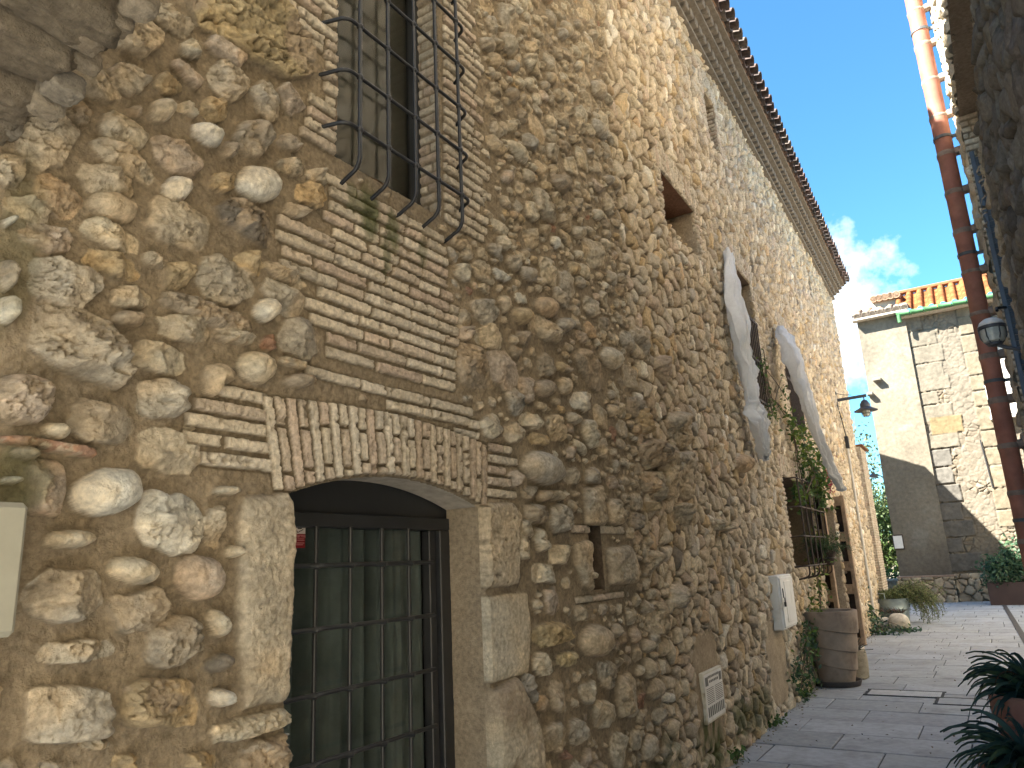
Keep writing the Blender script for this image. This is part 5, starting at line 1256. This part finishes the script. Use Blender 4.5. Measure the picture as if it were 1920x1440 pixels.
# hanging pot with asparagus fern on the first door leaf
def fern():
    c = at(1550, 1060, 12.1); t = thing('hanging_planter', 'brown pot of feathery fern fixed beside the open wooden door leaf', 'hanging planter', tuple(c))
    b = MB(); b.lathe(c, [(.10, 0), (.11, .01), (.15, .17), (.16, .175), (.16, .22), (.14, .22), (.13, .19), (.01, .19)], 28); b.build('pot', M_WOODDK, t, True)
    b = MB(); b.lathe(c+EZ*.10, [(.135, 0), (.15, 0), (.15, .015), (.135, .015)], 24); q = PW(YS+((c-PB)@TB), c[2]+.10, 0); b.tube([c+EZ*.105-NB*.14, q+EZ*.0], .012, 6); b.build('bracket', M_IRON, t)
    r = random.Random(5); P = []; m = MB()
    for i in range(60):
        a = r.uniform(0, 2*math.pi); L = r.uniform(.2, .48); p = c+EZ*.2; d = np.array((math.cos(a), math.sin(a), 0)); el = r.uniform(.2, 1.3); pts = [p]
        for k in range(8):
            e = el-1.5*(k/8)**1.4; p = p+(d*math.cos(e)+EZ*math.sin(e))*L/8; pts.append(p)
            for _ in range(7): P.append(p+np.array([r.gauss(0, .018) for _ in range(3)]))
        m.tube(pts, .003, 4)
    m.build('stems', M_BARK, t); leaf_obj('fronds', [leaf_cloud(P, .035, [(.075, .14, .06), (.06, .12, .05), (.10, .16, .06)], 8, asp=.25)], M_LEAF, t)
    ivy('trailing_plant', 'yellow green trailing plant below the hanging fern pot', [(c+np.array((-.25, -.2, -.15)), (.1, .15, .2), 90), (c+np.array((-.28, -.25, -.5)), (.06, .1, .15), 30)], YGREEN, .06, 14, 'trailing plant')
fern()
# open wooden door leaves
def leaf_door(sx, u0, u1, v, vtop, label):
    p = PW(sx, 0, 0); Y = p[1]; a = at(u0, v, Y)[0]; b = at(u1, v, Y)[0]; H = at((u0+u1)/2-18, vtop, Y)[2]
    x0, x1 = a, b; t = thing('door_leaf', label, 'door', ((x0+x1)/2, Y, 0), 'open wooden door leaves')
    m = MB(); w = x1-x0; st_ = .26*w
    for xx in (x0+st_/2, x1-st_/2): m.box((xx, Y, H/2+.04), EX, EY, EZ, st_, .10, H-.04, .008)
    zs_ = [.10, .42, 1.02, 1.42, 1.95, H-.08]
    for z in zs_: m.box(((x0+x1)/2, Y, z), EX, EY, EZ, w-2*st_+.002, .09, .17, .006)
    m.build('frame', M_WOOD, t)
    m = MB(); m.box(((x0+x1)/2, Y+.065, H/2+.04), EX, EY, EZ, w-.01, .03, H-.06); m.build('boards', M_WOODDK, t)
    m = MB(); m.box((x0-.022, Y+.02, H/2+.04), EX, EY, EZ, .045, .15, H-.05, .004); m.build('edge_board', M_WOODDK, t)
    m = MB()
    for z in (.5, 1.3): m.lathe((x0-.05, Y-.02, z), [(.03, -.05), (.03, .05)], 12)
    m.build('hinge', M_IRON, t)
leaf_door(12.62, 1544, 1577, 1160, 880, 'open weathered wooden door leaf with slots, nearer of the pair by the clay pot')
leaf_door(14.90, 1591, 1622, 1190, 930, 'open weathered wooden door leaf with slots, farther of the pair near the tub')
MB().box(PW(13.75, .03, .02), NB, TB, EZ, .3, 2.2, .06, .01).build('door_step', M_CEMENT, house)
# tub, boulders, ivy and rosemary at the far end of the front
def far_planting():
    g = ground(1677, 1172); g[1] += .25
    t = thing('zinc_tub', 'zinc tub with handle and trailing rosemary standing on the paving', 'plant tub', tuple(g))
    b = MB(); b.lathe(g, [(.30, 0), (.31, .02), (.335, .34), (.345, .35), (.335, .37), (.355, .57), (.365, .58), (.34, .58), (.33, .50), (.02, .50)], 40); b.build('tub_body', M_ZINC, t, True)
    b = MB(); b.tube([g+np.array((-.30, -.17, .56)), g+np.array((-.30, -.18, .70)), g+np.array((-.10, -.33, .70)), g+np.array((-.10, -.33, .56))], .012, 6); b.build('handle', M_ZINC, t)
    r = random.Random(15); P = []; m = MB()
    for i in range(130):
        lg_ = i % 3 > 0; a = r.uniform(-.5, 1.1) if lg_ else r.uniform(0, 6.28); L = r.uniform(.6, 1.2) if lg_ else r.uniform(.25, .5); d = np.array((math.cos(a), math.sin(a)*.8, 0)); el = r.uniform(.3, 1.2) if lg_ else r.uniform(1.1, 1.5); p = g+EZ*.55+np.array((r.uniform(-.1, .3) if lg_ else r.uniform(-.3, .3), r.uniform(-.1, .25), 0)); pts = [p]
        for k in range(12):
            e = el-2.3*(k/12)**1.1; p = p+(d*math.cos(e)+EZ*math.sin(e))*L/12; p = np.array((p[0], p[1], max(p[2], .04))); pts.append(p)
            for _ in range(9): P.append(p+np.array([r.gauss(0, .014) for _ in range(3)]))
        m.tube(pts, .004, 4)
    m.build('stems', M_BARK, t); leaf_obj('rosemary', [leaf_cloud(P, .055, [(.17, .21, .09), (.21, .25, .10), (.13, .17, .07), (.25, .28, .12)], 18, asp=.22)], M_LEAF, t)
    def boulder(c, r_, sq, label, rnd):
        V, F = [], []; nu, nv = 30, 20
        for i in range(nv+1):
            ph = -math.pi/2+math.pi*i/nv
            for k in range(nu):
                th = 2*math.pi*k/nu; e = .75; f = lambda q: math.copysign(abs(q)**e, q); V.append((f(math.cos(ph))*f(math.cos(th)), f(math.cos(ph))*f(math.sin(th)), f(math.sin(ph))))
        V = np.array(V); V = V*(1+.10*fbm(V[:, 0]*1.3+rnd, V[:, 1]*1.3+V[:, 2], 4, rnd))[:, None]*np.array((r_, r_, r_*sq)); V[:, 2] += r_*sq*.93; V[:, 2] = np.maximum(V[:, 2], 0); V += np.array((c[0], c[1], 0))
        F = [(i*nu+k, i*nu+(k+1) % nu, (i+1)*nu+(k+1) % nu, (i+1)*nu+k) for i in range(nv) for k in range(nu)]
        o = base_mesh('boulder', V, F, M_STONEPALE, None, True); tag(o, label, 'boulder', 'pale boulders before the zinc tub')
    boulder(ground(1689, 1183), .195, .95, 'larger rounded white boulder in front of the zinc tub', 3)
    boulder(ground(1657, 1182), .16, .9, 'smaller brownish white boulder left of the larger one', 7)
    g2 = ground(1675, 1172)
    s = thing('succulent', 'pinkish succulent leaves between the boulders and the zinc tub', 'succulent', (g2[0], g2[1]-.16, .0))
    for i in range(6): blades((g2[0]-.22+.09*i, g2[1]-.16, .27), 14, .16, .03, 60+i, [(.14, .10, .08), (.10, .11, .07), (.16, .10, .09)], droop=.4, parent=s, name='rosette')
    gi = ground(1640, 1185)
    ivy('ivy', 'dark ivy spreading over the paving round the pale boulders', [(gi+EZ*.15+EX*.05, (.18, .5, .2), 260), (ground(1628, 1190)+EZ*.3, (.14, .4, .35), 260), (ground(1650, 1150)+EZ*.45+EX*.1, (.15, .5, .35), 200), (ground(1660, 1190)+EZ*.06, (.35, .2, .06), 160), (ground(1705, 1185)+EZ*.05, (.22, .16, .05), 100)], BLUEG+GREENS[:1], .085, 91)
far_planting()
# ------------------------------------------------------------------ buildings and trees at the end of the alley
YF = 28.0
def far_building():
    t = thing('far_building', 'tall rendered and stone building with orange tiled roof closing the alley', 'building', tuple(at(1735, 1115, YF)*np.array((1, 1, 0))))
    xl = at(1606, 600, YF)[0]; xm = at(1740, 830, YF)[0]; zt1 = at(1650, 592, YF)[2]; x2 = 4.2
    YS2 = YF+.10; zt2 = at(1750, 578, YS2-.3)[2]+.12
    def pl(S, Z):
        h = .02*fbm(S*1.5, Z*1.5, 4, 5)+.006*fbm(S*9, Z*9, 3, 6)
        base = np.array((.155, .138, .108))*(1+.30*fbm(S*.9, Z*.7, 4, 7))[..., None]
        gr = ss(-.05, .45, fbm(S*1.6, Z*.8, 5, 8))[..., None]*.5; base = base*(1-gr)+np.array((.10, .088, .07))*gr
        wh = ss(.25, .5, fbm(S*1.2+5, Z*1.4, 4, 9))[..., None]*.6; base = base*(1-wh)+np.array((.20, .19, .165))*wh
        dk = (ss(2.4, .6, Z+.6*fbm(S*2, Z*2, 3, 10)))[..., None]*.55; base = base*(1-dk)+np.array((.10, .088, .075))*dk      # darker towards the foot
        return h, base
    panel('render_wall', (xl, YF, 0), EX, EZ, -EY, xm-xl, zt1, .03, pl, M_FARWALL, t)
    panel('side_wall', (xl, YF, 0), EY, EZ, -EX, 5, zt1, .08, pl, M_FARWALL, t)
    panel('side_wall', (xm, YF, 0), EY, EZ, EX, .6, zt1, .05, pl, M_FARWALL, t)
    xs = xm-.05
    blocks = []; rb = random.Random(6)
    z = .9
    while z < zt2: 
        hgt = rb.uniform(.42, .62); blocks.append((0, rb.uniform(.5, 1.05), z, z+hgt, (.36, .34, .30) if z < 4.5 else (.47, .42, .33))); z += hgt+.015
        if rb.random() < .35: z += rb.uniform(.3, .6)
    z = 2.2
    while z < zt2-.2:
        hgt = rb.uniform(.5, .8); blocks.append((1.55, 2.15+rb.uniform(-.1, .2), z, z+hgt, (.50, .43, .31))); z += hgt+.02
    blocks += [(.2, 1.15, zt2-4.35, zt2-3.75, (.54, .42, .24)), (.1, .9, zt2-2.6, zt2-1.9, (.47, .42, .33))]
    def stf(S, Z):
        h, c = cobble(S, Z, seed=41, rs=.21, rz=.12, Hs=.05, gap=.006)
        c = c*.55+np.array((.40, .35, .275))*.45*(1+.3*fbm(S*6, Z*6, 3, 40))[..., None]
        k = ss(-.5, .2, fbm(S*1.7, Z*1.7, 4, 42)); h = h*(1-.8*k)+.012*fbm(S*7, Z*7, 3, 48); c = c*(1-.7*k[..., None])+np.array((.46, .41, .33))*(.7*k)[..., None]*(1+.25*fbm(S*3, Z*3, 4, 49))[..., None]
        for (a, b, c0, c1, col) in blocks:
            d = np.minimum(np.minimum(S-a, b-S), np.minimum(Z-c0, c1-Z))+.02*fbm(S*7, Z*7, 3, 43); m_ = ss(0, .03, d)
            h = h*(1-m_)+(.03+.015*fbm(S*6, Z*6, 3, 44))*m_; c = c*(1-m_[..., None])+np.array(col)*(1+.22*fbm(S*5+a, Z*5, 4, 45))[..., None]*m_[..., None]
            rim = ss(-.03, -.005, d)*(1-m_)*ss(-.2, .5, fbm(S*2.1, Z*2.1, 3, 46)); h = h-.02*rim; c = c*(1-.35*rim[..., None])
        return h, c*.29
    hol = (2.05, 2.95, at(1840, 785, YS2)[2], at(1835, 640, YS2)[2])
    panel('stone_wall', (xs, YS2, 0), EX, EZ, -EY, x2-xs, zt2, .022, stf, M_FARWALL, t, [hol])
    ex = (xs+hol[0], YS2, hol[2])
    panel('window_reveal', ex, EY, EZ, EX, .35, hol[3]-hol[2], .05, plaster_field((.40, .36, .30)), M_FARWALL, t)
    MB().box((xs+(hol[0]+hol[1])/2, YS2+.36, (hol[2]+hol[3])/2), EX, EY, EZ, 1.1, .03, hol[3]-hol[2]+.2).build('window_back', M_PVC, t)
    b = MB(); b.box(((xl+x2)/2, YF+5, zt1/2-.2), EX, EY, EZ, x2-xl-.2, .2, zt1-.6); b.box((x2-.1, YF+2.8, zt2/2), EX, EY, EZ, .2, 4.5, zt2-.3); b.build('rear_walls', M_CEMENT, t)
    # plinth of rubble with a clay ledge
    def pf(S, Z): h, c = cobble(S, Z, seed=47, rs=.26, rz=.18, Hs=.10, gap=.006); return h, c*.62
    panel('plinth', (xl-.05, YF-.35, 0), EX, EZ, -EY, xm-xl+.1, .78, .025, pf, M_FARWALL, t); panel('plinth', (xm+.05, YF-.35, 0), EY, EZ, EX, .9, .78, .03, pf, M_FARWALL, t)
    panel('plinth', (xm+.05, YS2-.15, 0), EX, EZ, -EY, 4, .85, .03, pf, M_FARWALL, t)
    MB().box(((xl+xm)/2, YF-.18, .80), EX, EY, EZ, xm-xl+.12, .40, .05, .01).build('plinth_ledge', mat('clay_ledge', (.27, .19, .14), .9, bump=.3), t)
    # roofs
    def tiles(name, o, U, Vv, Nn, lu, lv, pit, col, d=.025, rows=.3):
        def f(S, Z):
            x = (S/pit) % 1.0; h = np.where(x < .55, np.sqrt(np.maximum(1-((x-.275)/.275)**2, 0))*.5, -np.sqrt(np.maximum(1-((x-.775)/.225)**2, 0))*.35)*pit*.55
            k = (Z/rows) % 1.0; h = h+.03*(1-k)
            i = np.floor(S/pit*2).astype(np.int64); j = np.floor(Z/rows).astype(np.int64); v = .65+.6*_hash(i, j, 3)
            return h, np.array(col)*v[..., None]*(1-.5*ss(.9, 1.0, k))[..., None]
        return panel(name, o, U, Vv, Nn, lu, lv, d, f, M_FARWALL, t)
    up = _nrm((0, 1, .40)); nr = _nrm((0, -.40, 1))
    tiles('roof', (xl-.12, YF-.32, zt1-.02), EX, up, nr, xm-xl+.3, 2.2, .36, (.20, .15, .11))
    MB().box(((xl+xm)/2, YF-.14, zt1-.06), EX, EY, EZ, xm-xl+.24, .36, .06).build('eaves_board', M_CEMENT, t)
    b = MB()
    n = 7
    for i in range(n): b.lathe((xl+.06+(xm-xl)*i/(n-1), YF-.34, zt1+.02), [(.12, 0), (.125, .5), (.10, .5), (.095, 0)], 14, axis=up)
    b.build('eave_tiles', mat('grey_tile_ends', (.20, .165, .13), .9, scale=10, var=.4, bump=.3), t, True)
    # low attic piece behind the eaves
    zA = at(1665, 562, YF+1.2)[2]; xA, xB = at(1636, 580, YF+1.2)[0], at(1692, 580, YF+1.2)[0]
    MB().box(((xA+xB)/2, YF+1.7, (zt1+zA)/2), EX, EY, EZ, xB-xA, 1.0, zA-zt1+.2).build('attic_wall', M_PLASTER, t)
    b = MB()
    for i in range(5): b.lathe((xA+.1+(xB-xA-.2)*i/4, YF+1.0, zA+.08), [(.13, 0), (.13, 1.5), (.10, 1.5), (.10, 0)], 14, axis=_nrm((0, 1, .15)))
    b.build('attic_tiles', mat('grey_attic_tiles', (.27, .18, .12), .9, scale=10, var=.4, bump=.3), t, True)
    up2 = _nrm((0, 1, .62)); nr2 = _nrm((0, -.62, 1)); zg = at(1750, 578, YS2-.3)[2]; zr = at(1750, 540, YS2+1.2)[2]
    L2 = (zr-zg)/up2[2]*1.0+.25
    tiles('roof', (xm-.25, YS2-.30, zg+.05), EX, up2, nr2, x2-xm+.4, L2, .34, (.20, .075, .028), rows=.24)
    MB().box(((xm+x2)/2-.1, YS2-.30+up2[1]*L2, zg+.12+up2[2]*L2), EX, EY, EZ, x2-xm+.5, .22, .16, .05).build('ridge', M_ORANGE, t)
    b = MB(); b.box(((xm+x2)/2, YS2-.10, zg-.06), EX, EY, EZ, x2-xm+.3, .45, .09); b.build('eaves_board', M_CEMENT, t)
    gt = MB(); x = xm-.22; i = 0
    while x < x2:
        gt.lathe((x, YS2-.40, zg+.0), [(.075, 0), (.10, .02), (.085, .06), (.085, .36), (.10, .40)], 14, axis=EX); x += .42
    gt.build('gutter', M_GREENGLAZE, t, True)
    MB().lathe((xm-.15, YS2-.42, zg-.30), [(.06, 0), (.07, .3)], 12).build('gutter_spout', M_GREENGLAZE, t, True)
    # balcony rail
    br = bpy.data.objects.new('balcony_rail', None); link(br, t); x0, x1 = xs+hol[0]-.12, xs+hol[1]+.12; zb, zu = hol[2]-.02, hol[2]+.98; br.location = np.array((x0, YS2, zb))-np.array(t.location)
    m = MB(); m.box(((x0+x1)/2, YS2-.30, zu), EX, EY, EZ, x1-x0, .035, .03); m.box(((x0+x1)/2, YS2-.30, zb+.08), EX, EY, EZ, x1-x0, .03, .025); m.box((x0, YS2-.15, zu), EX, EY, EZ, .03, .3, .03); m.build('rail', M_PVC, br)
    for i in range(8): MB().box((x0+.02+(x1-x0-.04)*i/7, YS2-.30, (zb+zu)/2), EX, EY, EZ, .018, .018, zu-zb).build('bar', M_PVC, br)
    MB().box(((x0+x1)/2, YS2-.16, zb-.05), EX, EY, EZ, x1-x0+.05, .36, .10, .01).build('balcony_slab', M_CEMENT, t)
    # stub corbels left in the render, framed notice, cable
    for (u, v, q) in ((1645, 712, .28), (1632, 739, .2)): MB().box(at(u, v, YF-.08), EX, EY, EZ, q, .26, .12, .03).build('corbel', M_FARSTUB, t)
    a, b_ = at(1672, 1003, YF-.05), at(1697, 1030, YF-.05); nb_ = bpy.data.objects.new('framed_notice', None); link(nb_, t); nb_.location = a-np.array(t.location)
    m = MB(); m.box(((a[0]+b_[0])/2, YF-.05, (a[2]+b_[2])/2), EX, EY, EZ, b_[0]-a[0], .05, a[2]-b_[2], .004); m.build('notice_frame', M_WOODDK, nb_)
    m = MB(); m.box(((a[0]+b_[0])/2, YF-.078, (a[2]+b_[2])/2), EX, EY, EZ, (b_[0]-a[0])*.82, .006, (a[2]-b_[2])*.84); m.build('notice_sheet', M_WHITEBOX, nb_)
    m = MB(); m.tube([at(1838, 825, YS2-.06), at(1850, 870, YS2-.06), at(1862, 915, YS2-.06)], .022, 6); m.build('cable', M_IRON, t)
    # gooseneck lamp on the left corner
    p = at(1652, 898, YF+.3); l = thing('gooseneck_lamp', 'small dark gooseneck lamp on the left corner of the far building', 'lamp', tuple(p)); p[0] = xl+.02
    h = at(1636, 892, YF+.3); m = MB(); m.tube([p, p+EX*-.12+EZ*.10, p+EX*-.28+EZ*.16, np.array((h[0]+.06, h[1], h[2]+.16)), np.array((h[0], h[1], h[2]+.06))], .018, 8); m.build('arm', M_LAMPSHADE, l, True)
    m = MB(); m.lathe(h-EZ*.06, [(.20, 0), (.205, .015), (.08, .10), (.03, .14)], 20, axis=_nrm((.25, 0, 1))); m.build('lamp_shade', M_LAMPSHADE, l, True)
far_building()
def shade_caster():  # unseen house added so its shadow falls on the far building
    t = thing('added_shade_house', 'tall unseen house behind the stone house, added to shade the far building', 'house', (-8, 22, 0))
    m = MB(); m.box((-8.3, 22.2, 4.2), EX, EY, EZ, 7.4, 5.6, 8.4); m.build('walls', M_PLASTER, t)
    V = [(-12.3, 19.2, 8.4), (-4.4, 19.2, 8.4), (-4.4, 25.2, 8.4), (-12.3, 25.2, 8.4), (-8.3, 19.2, 10.2), (-8.3, 25.2, 10.2)]
    base_mesh('roof', V, [(0, 1, 4), (2, 3, 5), (1, 2, 5, 4), (3, 0, 4, 5), (0, 3, 2, 1)], M_ORANGE, t)
shade_caster()
def added_bounce_house():  # unseen pale facade added to bounce sunlight onto the cobbled wall
    t = thing('added_bounce_house', 'unseen pale house beyond the right building, added to bounce sunlight onto the stone house', 'house', (3.3, 17, 0))
    hol = [(2.2+4.2*i, 3.3+4.2*i, z, z+1.5) for i in range(4) for z in (1.0, 4.2)]
    panel('street_wall', (3.1, 9.0, 0), EY, EZ, -EX, 17.5, 7.6, .12, plaster_field((.66, .58, .46), .02, 33, .12), M_FARWALL, t, hol)
    for (a, b, c, d) in hol:
        w_n = bpy.data.objects.new('window', None); link(w_n, t); w_n.location = np.array((3.2, 9+a, c))-np.array(t.location)
        MB().box((3.32, 9+(a+b)/2, (c+d)/2), EX, EY, EZ, .03, b-a+.3, d-c+.3).build('pane', M_GLASSDK, w_n)
        m = MB(); m.box((3.28, 9+(a+b)/2, (c+d)/2), EX, EY, EZ, .05, .06, d-c); m.box((3.275, 9+(a+b)/2, (c+d)/2), EX, EY, EZ, .05, b-a, .05); m.build('frame', M_WOODDK, w_n)
    m = MB(); m.box((6.7, 17.75, 7.65), EX, EY, EZ, 7.6, 18, .18); m.build('roof', M_ORANGE, t)
    m = MB(); m.box((6.9, 9.1, 3.8), EX, EY, EZ, 7.2, .2, 7.5); m.box((6.9, 26.4, 3.8), EX, EY, EZ, 7.2, .2, 7.5); m.box((10.5, 17.75, 3.8), EX, EY, EZ, .2, 17.0, 7.5); m.build('rear_walls', M_PLASTER, t)
added_bounce_house()
def planter():
    a = at(1858, 1124, 26.2); x0 = ground(1860, 1125)[0]; Y = 26.0
    t = thing('steel_planter', 'long maroon steel planter filled with glossy green shrub', 'planter', (x0+1.2, Y, 0)); h = at(1880, 1092, Y)[2]
    m = MB(); L = 2.6
    m.box((x0+L/2, Y, h/2), EX, EY, EZ, L, .06, h); m.box((x0+L/2, Y+.7, h/2), EX, EY, EZ, L, .06, h); m.box((x0+.03, Y+.35, h/2), EX, EY, EZ, .06, .64, h); m.box((x0+L-.03, Y+.35, h/2), EX, EY, EZ, .06, .64, h); m.build('box', M_MAROON, t)
    MB().box((x0+L/2, Y+.35, h-.08), EX, EY, EZ, L-.12, .64, .05).build('soil', M_SOIL, t)
    P = np.concatenate([clumps((x0+.45, Y+.25, h+.35), (.62, .4, .5), 900, 30, 3, .3), clumps((x0+1.1, Y+.3, h+.75), (.6, .4, .65), 900, 30, 4, .3), clumps((x0+1.8, Y+.35, h+.5), (.6, .4, .6), 500, 20, 5, .3)])
    leaf_obj('shrub', [leaf_cloud(P, .14, [(.05, .11, .06), (.07, .14, .08), (.04, .085, .05), (.10, .17, .09)], 6)], M_LEAF, t)
planter()
def tree(name, label, base, H, crown, ext, n, k, cols, size, rnd, fill=.4, group=None):
    t = thing(name, label, 'tree', tuple(base), group); r = random.Random(rnd); base = np.asarray(base, float); m = MB(); crown = np.asarray(crown, float)
    m.tube([base, base+(crown-base)*.35+np.array((.1, .05, 0)), base+(crown-base)*.7, crown], [.16*H/5, .12*H/5, .09*H/5, .04*H/5], 10)
    rg = np.random.RandomState(rnd)
    for i in range(12):
        e = crown+rg.normal(size=3)*np.asarray(ext)*.7; s_ = base+(crown-base)*r.uniform(.35, .9); m.tube([s_, (s_+e)/2+EZ*.2, e], [.05*H/5, .03*H/5, .012], 6)
    m.build('trunk', M_BARK, t)
    leaf_obj('crown', [leaf_cloud(clumps(crown, ext, n, k, rnd, fill), size, cols, rnd)], M_LEAF, t)
TG = 'trees beyond the end of the alley'
SUNNY = [(.05, .085, .02), (.065, .10, .024), (.04, .07, .018), (.08, .11, .03)]
b0 = at(1650, 1060, 38); b0[2] = 0
tree('leafy_tree', 'bright green sunlit tree filling the gap before the far building', b0, 4.4, at(1652, 1012, 38), (2.2, 1.5, 1.5), 9000, 80, SUNNY, .18, 5, .35, TG)
b1 = at(1600, 1060, 36); b1[2] = 0
tree('sparse_tree', 'tall sparse tree with thin twigs against the sky past the house corner', b1, 7, at(1603, 880, 36), (1.2, 1.2, 1.9), 900, 40, [(.10, .13, .06), (.08, .11, .05)], .16, 9, .25, TG)
b2 = at(1640, 1060, 48); b2[2] = 0
tree('leafy_tree', 'pale green tree standing farther back behind the sunlit tree', b2, 6, at(1625, 985, 48), (3.6, 2, 2.4), 8000, 80, [(.065, .10, .04), (.08, .11, .045)], .22, 13, .35, TG)
def hedge():
    a = ground(1640, 1107); Y = 29.5; p = at(1655, 1085, Y)
    t = thing('garden_wall', 'low stone garden wall in the gap left of the far building', 'wall', (p[0], Y, 0))
    def f(S, Z): h, c = cobble(S, Z, seed=49, rs=.25, rz=.16); return h, c*.8
    panel('wall_face', (p[0]-3.5, Y, 0), EX, EZ, -EY, 4.3, .62, .04, f, M_FARWALL, t); MB().box((p[0]-1.35, Y+.2, .31), EX, EY, EZ, 4.3, .36, .60).build('wall_core', M_CEMENT, t)
    MB().box((p[0]-1.35, Y+.15, .66), EX, EY, EZ, 4.35, .5, .07, .01).build('coping', M_CEMENT, t)
    h = thing('hedge', 'low clipped green hedge behind the garden wall', 'hedge', (p[0]-1, Y+1, 0))
    leaf_obj('leaves', [leaf_cloud(clumps((p[0]-1.0, Y+.9, .75), (2.6, .4, .35), 2600, 60, 3, .3), .11, [(.04, .12, .04), (.06, .15, .05), (.05, .13, .05)], 4)], M_LEAF, h)
    for q in (-2.6, -1.0, .4): MB().tube([(p[0]+q, Y+.9, 0), (p[0]+q, Y+.9, .8)], .04, 6).build('stem', M_BARK, h)
hedge()

# weeds along the foot of the wall and a little litter on the paving
def weeds():
    r = random.Random(77)
    for k, (u, v, lb) in enumerate(((1452, 1362, 'tiny green weed at the wall foot below the vent plate'), (1390, 1432, 'low weeds at the foot of the cobbled wall, lower right of the door'), (1500, 1306, 'tuft of weeds at the wall foot left of the clay pot'))):
        g = ground(u, v); g[0] = PW(YS+((g-PB)@TB), 0, .06)[0]; t = thing('weed', lb, 'weed', (g[0], g[1], 0))
        leaf_obj('leaves', [leaf_cloud(clumps(g+EZ*.05, (.06, .16, .05), 60, 6, 20+k), .05, GREENS, 40+k)], M_LEAF, t)
        m = MB(); m.tube([g, g+EZ*.07], .004, 5); m.build('stem', M_BARK, t)
    P = [(r.uniform(-2.3, -.2), r.uniform(5, 20), .008) for _ in range(220)]+[(PW(q, 0, .04+abs(r.gauss(0, .08)))[0], q, .008) for q in [r.uniform(5.5, 18) for _ in range(260)]]
    V, F, C_ = leaf_cloud(np.array(P), .032, [(.16, .11, .06), (.10, .07, .04), (.20, .16, .08)], 9)
    V[:, 2] = np.clip(V[:, 2], .004, .018)
    o = base_mesh('leaf_litter', V, F, M_LEAF, None, False, C_); tag(o, 'dry leaf litter scattered over the paving along the wall', 'leaf litter', None, 'stuff')
weeds()
